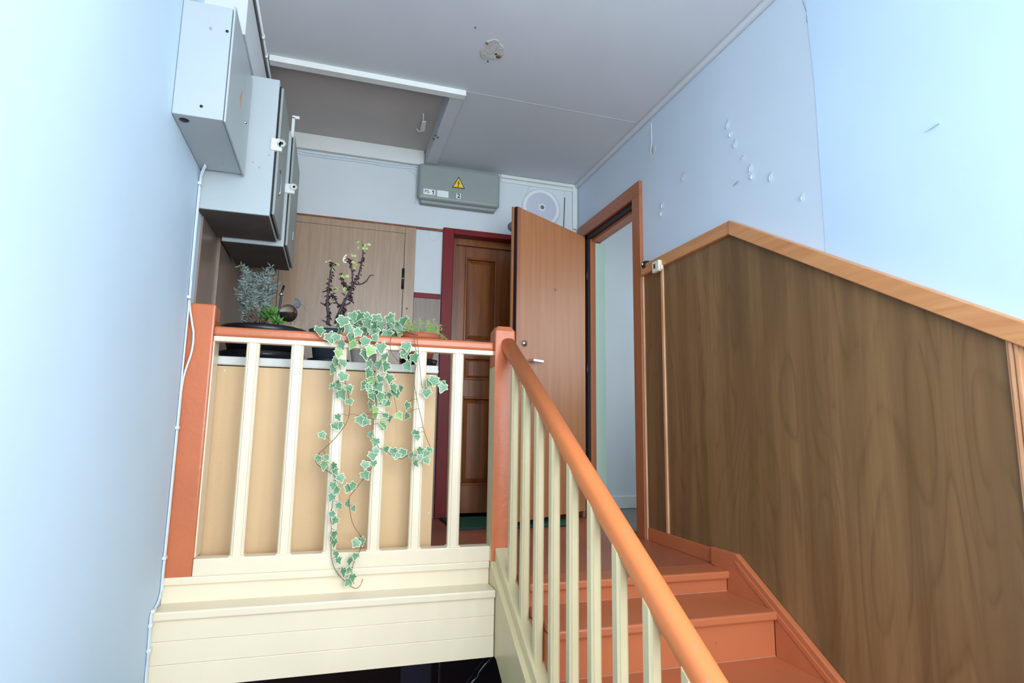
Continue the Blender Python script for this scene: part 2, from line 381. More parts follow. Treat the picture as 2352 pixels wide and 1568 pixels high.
# boxed pipe casing along the left wall under the ceiling
t = thing('pipe_casing', (-.49, 3.1, 2.12), 'pale painted pipe casing under the ceiling behind the meter cabinets', 'casing')
b = MB(); b.box(XL, -.41, 2.36, YB, 2.12, ZC, .002); obj('casing', b, 'ceil', t)
b = MB(); b.box(-.411, -.404, 2.36, 3.9, 2.345, 2.372); obj('dark_strip', b, 'cable_d', t)  # thin dark strip along the casing, in the dark cable colour
b = MB(); b.tube([(-.402, 2.37, 2.385), (-.402, 3.88, 2.385)], .006, 6); obj('conduit', b, 'cable', t)
for y in (2.45, 2.75, 2.9):
    b = MB(); b.box(-.412, -.394, y, y+.012, 2.372, 2.395, .002); obj('clip', b, 'white', t)

# ---------------------------------------------------------------- floors
b = MB(); b.prism([(XL, 2.6), (.765, 2.6), (.765, 2.36), (XR, 2.36), (XR, YB), (XL, YB)], 2, -.075, 0)
fl = obj('floor', b, 'orange_floor', label='orange brown painted floor of the upper landing', cat='floor', kind=KIND)
b = MB(); b.box(.78, 1.55, YB, YB+.25, -.075, .0); obj('sill', b, 'red', fl)
b = MB(); b.box(XL, XR, YN, -.02, ZM-.15, ZM); obj('floor_middle', b, 'lfloor', label='floor of the half landing below the window', cat='floor', kind=KIND)
b = MB(); b.box(XL, XR, YN, YB, ZD-.1, ZD); obj('floor_lower', b, 'lfloor', label='dark floor of the storey below', cat='floor', kind=KIND)
# vestibule behind the open door
b = MB()
b.box(XR+.1, 3.2, 4.15, 4.25, 0, ZC); b.box(3.2, 3.3, 2.3, 2.7, 0, ZC); b.box(3.2, 3.3, 3.7, 4.25, 0, ZC); b.box(3.2, 3.3, 2.7, 3.7, 0, .9); b.box(3.2, 3.3, 2.7, 3.7, 2.0, ZC); b.box(XR+.1, 3.3, 2.2, 2.3, 0, ZC); b.box(XR, 3.3, 2.2, 4.25, ZC, ZC+.1)
wv = obj('wall_vestibule', b, 'vest', label='white wall of the room seen through the open door', cat='wall', kind=KIND)
w2 = thing('added_window', (3.25, 3.2, .9), 'added unseen window for the lamp of the room behind the open door', 'window', kind=KIND)  # added window, gives the room lamp an opening to shine through
b = MB()
for ya, yb in ((2.7, 2.75), (3.65, 3.7), (3.18, 3.22)): b.box(3.22, 3.28, ya, yb, .9, 2.0)
b.box(3.22, 3.28, 2.75, 3.65, .9, .95); b.box(3.22, 3.28, 2.75, 3.65, 1.95, 2.0); obj('window_frame', b, 'white', w2)
b = MB(); b.box(3.248, 3.252, 2.75, 3.65, .95, 1.95); obj('pane', b, 'pane', w2)
b = MB(); b.box(XR+.1, 3.2, 4.138, 4.15, 0, .09, .002); obj('baseboard_vestibule', b, 'white', label='white baseboard in the room behind the open door', cat='baseboard', kind=KIND)
b = MB(); b.box(XR, 3.3, 2.2, 4.25, -.06, -.002); obj('floor_vestibule', b, 'vfloor', label='grey board floor in the room behind the open door', cat='floor', kind=KIND)
b = MB(); b.box(1.757, 1.835, 3.742, 3.80, 0, 1.92, .002); b.box(1.801, 1.835, 3.80, 4.149, 0, 2.1, .002); obj('trim_5', b, 'green_jamb', label='pale green painted jamb just inside the open door', cat='jamb', kind=KIND)

# ---------------------------------------------------------------- right wall panelling
K = .584
def zs(y, z0, y0=2.149, k=K): return z0 - k*(y0-y)
pan = thing('stair_panelling', (XR, 1.6, 0), 'brown wood laminate panelling on the wall beside the stairs', 'panelling')
def strz(y): return .03 - .6*(2.189-y)
def panel(y0, y1):   # y0 < y1
    pts = [(y1, 1.48), ] if y1 > 2.149 else [(y1, zs(y1, 1.48))]
    if y0 < 2.149 < y1: pts.append((2.149, 1.48))
    pts.append((y0, 1.48 if y0 > 2.149 else zs(y0, 1.48)))
    lo = lambda y: .03 if y > 2.189 else strz(y)
    pts.append((y0, lo(y0)))
    if y0 < 2.189 < y1: pts.append((2.189, .03))
    pts.append((y1, lo(y1)))
    b = MB(); b.prism(pts, 0, XR-.009, XR-.0005); obj('panel', b, 'panel', pan)
panel(2.752, 2.945); panel(1.075, 2.735); panel(-.6, 1.045)
for y0, y1, z0, z1 in ((2.733, 2.755, .067, 1.47), (1.038, 1.078, None, None), (2.943, 2.962, .0, 1.47)):
    b = MB()
    if z0 is None:
        b.prism([(y1, zs(y1, 1.47)), (y0, zs(y0, 1.47)), (y0, strz(y0)+.05), (y1, strz(y1)+.05)], 0, XR-.02, XR-.0005)
        for q in (.33, .66):
            yy = y0+(y1-y0)*q; b.prism([(yy+.004, zs(yy, 1.47)), (yy-.004, zs(yy, 1.47)), (yy-.004, strz(yy)+.052), (yy+.004, strz(yy)+.052)], 0, XR-.026, XR-.0005)
    else: b.box(XR-.018, XR-.0005, y0, y1, z0, z1, .003)
    obj('upright_strip', b, 'trim_v', pan)
b = MB(); b.box(XR-.03, XR-.0005, 2.149, 2.945, 1.47, 1.53, .003); obj('cap_rail', b, 'trim', pan)
b = MB(); b.prism([(2.149, 1.53), (-.6, zs(-.6, 1.53)), (-.6, zs(-.6, 1.463)), (2.149, 1.463)], 0, XR-.036, XR-.0005, .003); obj('cap_rail', b, 'trim', pan)
# skirting on the landing
b = MB(); b.box(XR-.014, XR-.0002, 2.36, 2.955, 0, .066, .003); obj('baseboard_right', b, 'orange_step', label='orange baseboard on the landing below the brown panelling', cat='baseboard', kind=KIND)

# ---------------------------------------------------------------- door 1: open door in the right wall
d1 = thing('door_1', (1.675, 3.745, .05), 'orange brown door standing open at the right of the landing', 'door', kind=KIND)
for y0, y1 in ((2.962, 3.055), (3.79, 3.88)):
    b = MB(); b.box(XR-.022, XR, y0, y1, 0, 1.975, .003); obj('frame_upright', b, 'frame', d1)
b = MB(); b.box(XR-.022, XR, 2.962, 3.88, 1.975, 2.062, .003); obj('frame_head', b, 'frame_h', d1)
b = MB(); b.box(XR, XR+.018, 3.75, 3.80, 0, 1.985); b.box(XR, XR+.03, 3.04, 3.80, 1.945, 1.985); obj('rubber_seal', b, 'black', d1, label='black rubber seal in the rebate')
b = MB(); b.box(XR+.018, XR+.057, 3.74, 3.80, 0, 1.985); obj('jamb_lining', b, 'frame', d1)
b = MB(); b.box(XR+.03, XR+.1, 3.04, 3.80, 1.925, 1.985); obj('jamb_lining', b, 'frame_h', d1)
b = MB(); b.box(XR, XR+.1, 3.035, 3.062, 0, 1.985); obj('jamb_lining', b, 'frame', d1)
b = MB(); b.box(XR, XR+.1, 3.04, 3.80, 0, .02, .003); obj('threshold', b, 'vfloor', d1)
# leaf: local u along the leaf from hinge, v = outward normal
H2 = Vector((1.675, 3.735)); U2 = Vector((-.655, -.41)).normalized(); V2 = Vector((.531, -.848)).normalized()
def LP(u, v, z): return (H2.x+U2.x*u+V2.x*v, H2.y+U2.y*u+V2.y*v, z)
def leafbox(name, u0, u1, v0, v1, z0, z1, mat, bev=0, parent=d1, **k):
    b = MB(); b.box(u0, u1, v0, v1, z0, z1, bev)
    for vv in b.bm.verts: vv.co = Vector(LP(*vv.co))
    return obj(name, b, mat, parent, **k)
lf = leafbox('leaf', 0, .745, -.04, 0, .05, 1.955, 'leaf', .002)
leafbox('rebate_edge', .745, .756, -.042, -.026, .05, 1.958, 'leaf', .002, lf)
leafbox('edge_band', .715, .7455, -.004, .002, .05, 1.955, 'frame', .0005, lf)
leafbox('edge_seal', .7445, .748, -.027, -.003, .05, 1.955, 'black', 0, lf)
def knob(name, u, z, prof, mat, parent):
    b = MB(); b.lathe(prof, (0, 0, 0), 20, 2)
    for vv in b.bm.verts:
        x, y, h = vv.co; vv.co = Vector(LP(u+x, h, z+y))
    return obj(name, b, mat, parent)
lk = knob('lock_cylinder', .667, 1.102, [(0, .014), (.009, .014), (.01, .012), (.017, .011), (.02, .006), (.021, -.001)], 'chrome', lf)
leafbox('keyhole', .664, .670, .012, .0152, 1.092, 1.112, 'black', 0, lk)
knob('peephole', .354, 1.498, [(0, .004), (.006, .004), (.009, .002), (.01, -.001)], 'grey_hole', lf)
hd = leafbox('handle', .525, .63, .03, .044, .992, 1.012, 'chrome', .004, lf)
leafbox('handle_neck', .608, .622, -.001, .034, .996, 1.010, 'chrome', .003, hd)
for z in (.35, 1.0, 1.68):
    b = MB(); b.lathe([(0, -.045), (.008, -.045), (.008, .045), (0, .045)], (1.69, 3.742, z), 12); obj('hinge', b, 'black', lf)

# ---------------------------------------------------------------- door 2: brown panelled door in the red frame
d2 = thing('door_2', (1.16, YB, 0), 'dark brown panelled door in a dark red frame behind the newel post', 'door', kind=KIND)
b = MB(); b.box(.68, .757, YB-.03, YB+.06, 0, 1.965, .004); obj('frame_upright', b, 'red', d2)
b = MB(); b.box(1.545, 1.62, YB-.03, YB+.06, 0, 1.965, .004); obj('frame_upright', b, 'red', d2)
b = MB(); b.box(.757, 1.545, YB-.03, YB+.06, 1.925, 1.965, .004); obj('frame_head', b, 'red', d2)
b = MB(); b.box(.757, .79, YB+.06, YB+.2, 0, 1.93); b.box(1.52, 1.56, YB+.06, YB+.2, 0, 1.93); b.box(.79, 1.52, YB+.06, YB+.2, 1.88, 1.93); obj('jamb_lining', b, 'bdoor', d2)
y0, y1 = YB+.085, YB+.125
b = MB(); b.box(.792, 1.518, y0+.03, y1, .016, 1.879); lf2 = obj('leaf', b, 'bdoor', d2)
def dbox(n, x0, x1, z0, z1, ya=y0, yb=y1, bev=.002, par=None):
    b = MB(); b.box(x0, x1, ya, yb, z0, z1, bev); return obj(n, b, 'bdoor', par or lf2)
XS = [(.79, .865), (1.10, 1.20), (1.44, 1.52)]; ZS = [(.015, .2), (.80, .92), (1.08, 1.19), (1.80, 1.88)]
for a, c in XS: dbox('stile', a, c, .015, 1.88)
for a, c in ((.865, 1.10), (1.20, 1.44)):
    for p, q in ZS: dbox('rail', a, c, p, q)
    for (p, q), (r, s_) in zip(ZS, ZS[1:]):
        # raised field with sloping margins, and a moulding round it
        b = MB(); g = .045
        o4 = [(a, q), (c, q), (c, r), (a, r)]; i4 = [(a+g, q+g), (c-g, q+g), (c-g, r-g), (a+g, r-g)]
        if r-q < .2: i4 = [(a+g, q+.03), (c-g, q+.03), (c-g, r-.03), (a+g, r-.03)]
        A = [(x, y0+.028, z) for x, z in o4]; B = [(x, y0+.008, z) for x, z in i4]
        for j in range(4): b.poly([A[j], A[(j+1) % 4], B[(j+1) % 4], B[j]])
        b.poly(B); obj('raised_panel', b, 'bdoor', lf2)
        b = MB()
        for x in (a, c-.014): b.box(x, x+.014, y0-.006, y0+.02, q, r, .003)
        for z in (q, r-.014): b.box(a+.014, c-.014, y0-.006, y0+.02, z, z+.014, .003)
        obj('moulding', b, 'bdoor', lf2)

# ---------------------------------------------------------------- door 3: pale laminate door number 6
d3 = thing('door_3', (.03, YB, 0), 'pale brown laminate door with a metal number 6 behind the potted plants', 'door', kind=KIND)
b = MB(); b.box(.419, .492, YB-.03, YB, 0, 1.935, .003); obj('frame_upright', b, 'leaf6', d3)
b = MB(); b.box(-.44, -.366, YB-.03, YB, 0, 1.935, .003); obj('frame_upright', b, 'leaf6', d3)
b = MB(); b.box(-.366, .419, YB-.03, YB, 1.89, 1.935, .003); obj('frame_head', b, 'leaf6', d3)
b = MB(); b.box(-.45, .72, YB-.02, YB, 1.937, 1.952, .002); obj('head_strip', b, 'bdoor', d3)
b = MB(); b.box(-.363, .416, YB-.033, YB-.002, .02, 1.887, .001); l6 = obj('leaf', b, 'leaf6', d3)
b = MB(); b.tube([(.415, YB-.037, 1.50), (.415, YB-.037, 1.64)], .009, 10); h6 = obj('hinge', b, 'black', l6)
b = MB(); b.tube([(.415, YB-.037, 1.567), (.415, YB-.037, 1.575)], .0098, 10); obj('hinge_ring', b, 'chrome', h6)
b = MB(); b.tube([(.415, YB-.037, .35), (.415, YB-.037, .49)], .009, 10); obj('hinge', b, 'black', l6)
text('number_six', '6', .088, 'brass6', l6, (.038, YB-.036, 1.668), depth=.003, bold=-.0007)
b = MB(); b.box(-.412, -.386, YB-.04, YB-.03, 1.52, 1.58, .006); o = obj('lock_plate', b, 'chrome', d3)
b = MB(); b.tube([(-.416, YB-.04, 1.53), (-.418, YB-.042, 1.58), (-.4, YB-.045, 1.592), (-.382, YB-.042, 1.58), (-.382, YB-.04, 1.52)], .005, 8); obj('hasp', b, 'cable_d', d3)
for z, x in ((1.37, .45), (.9, .45)):
    b = MB(); b.lathe([(0, -.003), (.006, -.003), (.007, 0)], (x, YB-.03, z), 10, 1); obj('screw', b, 'grey_hole', d3)

# ---------------------------------------------------------------- door 4: dark door of the storey below, widened to cover unlit wall
d4 = thing('door_4', (.9, YB, ZD), 'dark glossy door of the storey below seen under the beam', 'door', kind=KIND)
b = MB(); b.box(.2, .505, YB-.03, YB, ZD, -.4, .003); obj('frame_upright', b, 'dark_door', d4)
b = MB(); b.box(.505, .695, YB-.012, YB, ZD, -.45); obj('side_panel', b, 'dark_panel', d4)
b = MB(); b.box(.695, .742, YB-.03, YB, ZD, -.4, .003); obj('frame_upright', b, 'dark_door', d4)
b = MB(); b.box(.742, .75, YB-.034, YB-.02, ZD, -.4, .001); obj('edge_strip', b, 'chrome', d4)
b = MB(); b.box(.75, 1.62, YB-.04, YB-.004, ZD+.01, -.4, .003); l4 = obj('leaf', b, 'dark_door', d4)
b = MB(); b.box(-.5, .2, YB-.02, YB, ZD, -.4); obj('side_panel', b, 'dark_door', d4)  # dark board added over the pale wall, stands in for shade under the landing
for cx, cz in ((.95, -1.0), (1.03, -.905)):
    b = MB(); b.tube([(cx-.045, YB-.055, cz-.06), (cx-.03, YB-.06, cz-.03), (cx, YB-.062, cz+.005), (cx+.03, YB-.06, cz+.03), (cx+.05, YB-.05, cz+.045)], .006, 8); obj('curved_ornament', b, 'chrome', l4)
    b = MB(); b.tube([(cx-.06, YB-.05, cz-.03), (cx-.035, YB-.055, cz), (cx-.01, YB-.055, cz+.03), (cx+.015, YB-.045, cz+.05)], .004, 8); obj('curved_ornament', b, 'dark_panel', l4)

# ================================================================= STAIRCASE
NY = [2.23, 1.953, 1.67, 1.385, 1.10, .815, .53, .245, -.04]
NZ = [0, -.085, -.25, -.415, -.58, -.745, -.91, -1.075, -1.24]
SX0, SX1 = .765, 1.667
st = thing('staircase', (1.2, -.04, ZM), 'orange painted wooden stairs leading up to the landing', 'staircase')
for i, (y, z) in enumerate(zip(NY, NZ)):
    yb = 2.36 if i == 0 else NY[i-1]+.03
    b = MB(); b.box(SX0, SX1, y, yb, z-.032, z, .007); obj('tread', b, 'orange_step', st)
    b = MB(); b.box(SX0-.002, SX0+.012, y+.024, yb+.012, z-.40, z-.033); obj('side_board', b, 'orange_step', st)
    z2 = NZ[i+1] if i+1 < len(NZ) else ZM
    b = MB(); b.box(SX0, SX1, y+.022, y+.04, z2, z-.032); obj('riser', b, 'orange_step', st)
    b = MB(); b.box(SX0, SX1-.001, y+.0185, y+.023, z2, z2+.0016); b.box(SX1-.002, SX1, y+.018, y+.023, z2, z-.033); obj('joint_line', b, 'dust', st)
def zr(y): return .076 - .6*(2.189-y)
b = MB(); b.prism([(2.36, 0), (2.36, .076), (2.189, .078), (-.1, zr(-.1)), (-.1, ZM), (.1, ZM), (2.3, -.25), (2.3, 0)], 0, 1.665, XR-.0095, .004); obj('wall_string', b, 'orange_step', st)
b = MB(); b.prism([(2.19, .05), (-.1, zr(-.1)-.03), (-.1, zr(-.1)-.055), (2.16, .01)], 0, 1.661, 1.666, .001); obj('string_bead', b, 'orange_step', st)
def zt(y): return -.024 - .6*(2.388-y)       # top of the open string cap
yE = -.02
b = MB(); b.prism([(2.617, .010), (2.555, .012), (yE, zt(yE)-.06), (yE, zt(yE)-.36), (2.46, -.342), (2.617, -.342)], 0, .7035, .762, .003); obj('open_string', b, 'cream_shaded', st)
b = MB(); b.prism([(2.555, zt(2.555)), (yE, zt(yE)), (yE, zt(yE)-.06), (2.555, zt(2.555)-.06)], 0, .716, .775, .006); obj('string_cap', b, 'cream_shaded', st)
b = MB(); b.prism([(2.555, zt(2.555)-.056), (yE, zt(yE)-.056), (yE, zt(yE)-.075), (2.555, zt(2.555)-.075)], 0, .697, .72, .003); obj('string_bead', b, 'cream_shaded', st)
b = MB(); b.prism([(2.48, -.345), (0.1, ZM+.02), (0.1, ZM-.0), (2.48, -.375)], 0, .77, XR-.02); obj('soffit', b, 'cream_shaded', st)
# lower flight
lo = thing('lower_staircase', (.05, 1.2, ZD), 'orange painted lower flight going down from the half landing', 'staircase')
for i in range(7):
    z = ZM-.165*(i+1)-.03; y = .0+.285*i
    b = MB(); b.box(XL+.02, .69, y, y+.3, z-.03, z, .006); obj('tread', b, 'orange_step', lo)
    b = MB(); b.box(XL+.02, .69, y, y+.018, z, z+.135); obj('riser', b, 'orange_step', lo)

# stair balustrade
sr = thing('stair_railing', (.765, 1.3, zt(1.3)), 'sloping orange handrail on cream balusters beside the stairs', 'railing')
hc = lambda y: .966 - .604*(2.56-y)
sec = []
for j in range(20):
    a = 2*math.pi*j/20; cx, sx = math.cos(a), math.sin(a)
    sec.append((.031*math.copysign(abs(cx)**.75, cx), .033*math.copysign(abs(sx)**.75, sx)))
b = MB(); hx = .762
b.sweep([(hx, 2.5595, hc(2.5595)), (hx, 1.7, hc(1.7)), (hx, .9, hc(.9)), (hx, .0, hc(0))], sec, smooth=True); obj('handrail', b, 'orange_rail', sr)
def balsec(w, d, step=.005, cr=.55):
    hw, hd, c = w/2, d/2, w*cr/2; e = step
    ci = d*cr/2
    return [(-c, -hd), (c, -hd), (c+e*.6, -hd+e), (hw-e, -hd+e), (hw, -hd+2*e), (hw, hd-2*e), (hw-e, hd-e), (c+e*.6, hd-e), (c, hd), (-c, hd), (-c-e*.6, hd-e), (-hw+e, hd-e), (-hw, hd-2*e), (-hw, -hd+2*e), (-hw+e, -hd+e), (-c-e*.6, -hd+e)]
for i in range(15):
    y = 2.392-.157*i; zb = zt(y)-.03; ztp = hc(y)-.02
    b = MB(); s_ = [(p[0]+.745, p[1]+y) for p in balsec(.032, .042, .004)]
    # feet and heads cut to the slope
    A = [b.bm.verts.new((px, py, zt(py)-.01)) for px, py in s_]; B = [b.bm.verts.new((px, py, hc(py)-.015)) for px, py in s_]
    b.bm.faces.new(A); b.bm.faces.new(B[::-1])
    for j in range(16): b.bm.faces.new((A[j], B[j], B[(j+1) % 16], A[(j+1) % 16]))
    obj('baluster', b, 'cream_shaded', sr)

# ================================================================= LANDING RAILING
lr = thing('landing_railing', (.1, 2.62, 0), 'orange topped railing with cream balusters along the landing edge', 'railing')
# newel: orange, its left flank cream below
b = MB(); nx0, nx1, ny0, ny1 = .702, .796, 2.56, 2.655; ch = .016
P = [(nx0, ny0), (nx1, ny0), (nx1, ny1), (nx0, ny1)]
zlev = [(0.012, 0), (.862, 0), (1.03, 0), (1.052, .014)]
rings = [[b.bm.verts.new((x+(d if x == nx0 else -d), y+(d if y == ny0 else -d), z)) for x, y in P] for z, d in zlev]
for li, (A, B) in enumerate(zip(rings, rings[1:])):
    for j in range(4):
        f = b.bm.faces.new((A[j], A[(j+1) % 4], B[(j+1) % 4], B[j])); f.material_index = 1 if (li == 0 and j == 3) else 0
b.bm.faces.new(rings[-1]); b.bm.faces.new(rings[0][::-1])
bmesh.ops.bevel(b.bm, geom=[e for e in b.bm.edges if abs(e.verts[0].co.z-e.verts[1].co.z) > .01], offset=.006, segments=2, profile=.5, affect='EDGES')
obj('newel_post', b, ['orange', 'cream_shaded'], lr)
b = MB(); b.box(XL+.001, -.467, 2.588, 2.70, .0, 1.067, .008); obj('wall_post', b, 'orange', lr)
b = MB(); b.box(-.4672, -.462, 2.60, 2.70, .078, .93, .001); obj('wall_post_side', b, 'cream', lr, label='cream flank of the wall post')
b = MB(); b.box(-.468, .703, 2.583, 2.648, .938, .978, .011, seg=3); obj('top_rail', b, 'orange', lr)
b = MB(); b.box(-.466, .703, 2.592, 2.64, .918, .939, .003); obj('rail_fillet', b, 'cream', lr)
b = MB(); b.box(-.467, .703, 2.585, 2.645, .012, .077, .005); obj('bottom_rail', b, 'cream', lr)
b = MB(); b.prism(balsec(.05, .042), 2, .07, .925); bal = b.mesh('landing_baluster', 'cream')
for x in (-.318, -.146, .029, .203, .373, .541):
    link('baluster', bal, lr, (x, 2.617, 0))
    # paint build-up at the foot
    b = MB(); b.box(x-.03, x+.03, 2.592, 2.642, .074, .081, .003); obj('paint_fillet', b, 'cream', lr)

# landing edge beam: fascia, ledge and boards
lb = thing('landing_beam', (.07, 2.55, -.345), 'cream painted edge beam of the landing below the railing', 'beam')
b = MB(); b.box(XL+.001, .7015, 2.582, 2.66, -.016, .013, .005); obj('moulding', b, 'cream', lb)
b = MB(); b.box(XL+.001, .702, 2.594, 2.67, -.09, -.014, .003); obj('fascia_board', b, 'cream', lb)
b = MB(); b.box(XL+.001, .703, 2.478, 2.60, -.112, -.08, .006); obj('ledge', b, 'cream', lb)
for z0, z1, d in ((-.183, -.1128, 0), (-.262, -.1833, .0008), (-.345, -.2623, .0003)):
    b = MB(); b.box(XL+.001, .70, 2.489+d, 2.52, z0, z1, .002); obj('board', b, 'cream', lb)
b = MB(); b.box(XL+.001, .70, 2.52, 2.62, -.34, -.112); obj('core', b, 'cream', lb)
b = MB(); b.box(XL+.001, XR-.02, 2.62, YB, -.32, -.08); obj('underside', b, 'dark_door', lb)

# ================================================================= CABINET BEHIND THE RAILING
cb = thing('shelf_cabinet', (-.05, 2.95, 0), 'tan panelled plant cabinet with a white top behind the railing', 'cabinet')
b = MB(); b.box(XL+.024, .468, 2.74, 2.755, .0, .832, .002); obj('front_panel', b, 'tan', cb)
b = MB(); b.box(.452, .468, 2.756, 3.14, .0, .832, .002); obj('side_panel', b, 'white', cb)
b = MB(); b.box(XL+.024, .474, 2.732, 3.15, .836, .873, .004); t_ = obj('top', b, 'white', cb)
b = MB(); b.box(XL+.024, .475, 2.7295, 2.734, .841, .851, .001); obj('edge_bead', b, 'white', t_)
b = MB(); b.box(XL+.024, .45, 3.13, 3.14, 0, .834); obj('back_panel', b, 'tan', cb)
for x in (-.44, -.335, -.18, .02, .22, .44):
    b = MB(); b.lathe([(0, -.0025), (.004, -.002), (.005, 0)], (x, 2.74, .812), 8, 1); obj('pin', b, 'white', cb)
for z in (.2, .4, .6, .78):
    b = MB(); b.lathe([(0, -.0025), (.003, -.002), (.004, 0)], (.455, 2.74, z), 8, 1); obj('pin', b, 'white', cb)

# ================================================================= METER CABINETS ON THE LEFT WALL
m1 = thing('meter_cabinet', (-.48, 2.32, 1.613), 'grey metal cabinet high on the left wall, nearest and smallest of three', 'cabinet', 'grey cabinets on the left wall')
b = MB(); b.box(XL+.001, -.408, 2.09, 2.545, 1.613, 2.035, .003); bd = obj('body', b, 'grey_metal', m1)
b = MB(); b.box(-.405, -.398, 2.083, 2.55, 1.606, 2.042, .002); dr = obj('door', b, 'grey_metal', m1)
b = MB(); b.lathe([(0, .008), (.005, .007), (.007, 0)], (-.398, 2.46, 1.80), 12, 0); obj('door_screw', b, 'chrome', dr)
b = MB(); b.prism([(2.30, 1.82), (2.335, 1.79), (2.335, 1.87)], 0, -.3982, -.3974); obj('faded_sticker', b, 'trim', dr)
for x, z, m in ((-.472, 1.942, 'chrome'), (-.413-.008, 1.944, 'black'), (-.478, 1.652, 'black')):
    b = MB(); b.lathe([(0, -.003), (.004, -.003), (.0055, 0)], (x, 2.09, z), 10, 1); obj('screw_hole', b, m, bd)
b = MB(); b.lathe([(0, -.002), (.014, -.002), (.016, 0)], (-.535, 2.13, 1.613), 16, 2); obj('cable_hole', b, 'black', bd)
b = MB(); b.lathe([(0, -.003), (.005, -.002), (.006, 0)], (-.47, 2.46, 1.613), 10, 2); obj('screw', b, 'chrome', bd)

m2 = thing('meter_cabinet', (-.43, 2.75, 1.455), 'large pale grey metal cabinet in the middle of the three on the left wall', 'cabinet', 'grey cabinets on the left wall')
b = MB(); b.box(XL+.001, -.292, 2.565, 2.94, 1.455, 2.072, .003); bd = obj('body', b, 'grey_metal', m2)
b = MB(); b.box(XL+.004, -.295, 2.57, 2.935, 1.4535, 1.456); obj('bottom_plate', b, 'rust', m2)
b = MB(); b.box(-.292, -.284, 2.58, 2.93, 1.47, 2.05); obj('door_gap', b, 'black', m2)
b = MB(); b.box(-.284, -.274, 2.572, 2.937, 1.465, 2.04, .002); dr = obj('door', b, 'grey_metal_d', m2)
b = MB(); b.box(-.31, -.262, 2.557, 2.58, 1.745, 1.80, .006); lg = obj('hinge_lug', b, 'white', m2)
b = MB(); b.lathe([(0, .012), (.015, .012), (.018, .004), (.018, 0)], (-.263, 2.545, 1.775), 6, 1); obj('nut', b, 'white', lg)
b = MB(); b.lathe([(0, -.004), (.006, -.004), (.006, 0)], (-.263, 2.549, 1.775), 8, 1); obj('nut_hole', b, 'black', lg)
b = MB(); b.tube([(-.273, 2.66, 1.58), (-.266, 2.66, 1.60), (-.266, 2.66, 1.68), (-.273, 2.66, 1.70)], .003, 6); obj('door_handle', b, 'chrome', dr)
for x, z in ((-.37, 1.68), (-.345, 1.66), (-.42, 1.69), (-.31, 1.72)):
    b = MB(); b.lathe([(0, -.003), (.003, -.003), (.004, 0)], (x, 2.565, z), 8, 1); obj('rivet', b, 'chrome', bd)

m3 = thing('meter_cabinet', (-.42, 3.15, 1.44), 'pale grey metal cabinet farthest along the left wall, partly hidden', 'cabinet', 'grey cabinets on the left wall')
b = MB(); b.box(XL+.03, -.262, 2.955, 3.42, 1.44, 2.025, .003); bd = obj('body', b, 'grey_metal', m3)
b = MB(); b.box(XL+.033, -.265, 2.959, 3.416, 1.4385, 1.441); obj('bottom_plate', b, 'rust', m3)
b = MB(); b.box(-.262, -.256, 2.97, 3.41, 1.455, 2.01); obj('door_gap', b, 'black', m3)
b = MB(); b.box(-.256, -.246, 2.962, 3.417, 1.45, 2.015, .002); dr = obj('door', b, 'grey_metal_d', m3)
b = MB(); b.box(-.28, -.23, 2.945, 2.97, 1.71, 1.76, .006); lg = obj('hinge_lug', b, 'white', m3)
b = MB(); b.lathe([(0, .012), (.015, .012), (.018, .004), (.018, 0)], (-.233, 2.935, 1.742), 6, 1); obj('nut', b, 'white', lg)
b = MB(); b.lathe([(0, -.004), (.006, -.004), (.006, 0)], (-.233, 2.939, 1.742), 8, 1); obj('nut_hole', b, 'black', lg)
b = MB(); b.box(-.246, -.24, 3.2, 3.225, 1.55, 1.6, .002); obj('latch', b, 'chrome', dr)
b = MB(); b.box(-.275, -.262, 3.05, 3.09, 2.03, 2.16); b.box(-.275, -.24, 3.05, 3.06, 2.155, 2.17); obj('bracket', b, 'white', m3)

# cable stapled down the left wall corner
t = thing('wall_cable', (-.558, 2.5, -.3), 'white cables stapled down the left wall beside the orange post', 'cable')
def smooth(pts, n=5):
    P = [Vector(p) for p in pts]; out = []
    for i in range(len(P)-1):
        a, b_, c, d = P[max(i-1, 0)], P[i], P[i+1], P[min(i+2, len(P)-1)]
        for k in range(n):
            s_ = k/n
            out.append(.5*((2*b_)+(c-a)*s_+(2*a-5*b_+4*c-d)*s_*s_+(3*b_-a-3*c+d)*s_**3))
    out.append(P[-1]); return out
CP = [(-.535, 2.50, 1.612), (-.552, 2.53, 1.585), (-.5595, 2.553, 1.552), (-.5605, 2.556, 1.445), (-.5605, 2.562, 1.2), (-.5605, 2.573, 1.067), (-.548, 2.575, .993), (-.536, 2.575, .933), (-.538, 2.575, .863), (-.558, 2.577, .759), (-.5605, 2.577, .606), (-.5605, 2.577, .26), (-.5605, 2.574, .06), (-.5605, 2.57, -.04), (-.5605, 2.50, -.072), (-.5605, 2.466, -.082), (-.5605, 2.466, -.13), (-.5605, 2.48, -.3), (-.5605, 2.48, -.6)]
b = MB(); b.tube(smooth(CP), .0042, 7); obj('cable', b, 'cable', t)
CP2 = [(p[0], p[1]-.012, p[2]) if i < 6 or i > 9 else (-.5605, 2.563, p[2]) for i, p in enumerate(CP)]
b = MB(); b.tube(smooth(CP2), .0035, 7); obj('cable', b, 'cable', t)
for y, z in ((2.548, 1.55), (2.556, 1.08), (2.57, .57), (2.568, .09), (2.48, -.072), (2.466, -.115), (2.474, -.20)):
    b = MB(); b.box(-.5655, -.552, y-.016, y+.012, z-.006, z+.006, .002); obj('cable_clip', b, 'white', t)

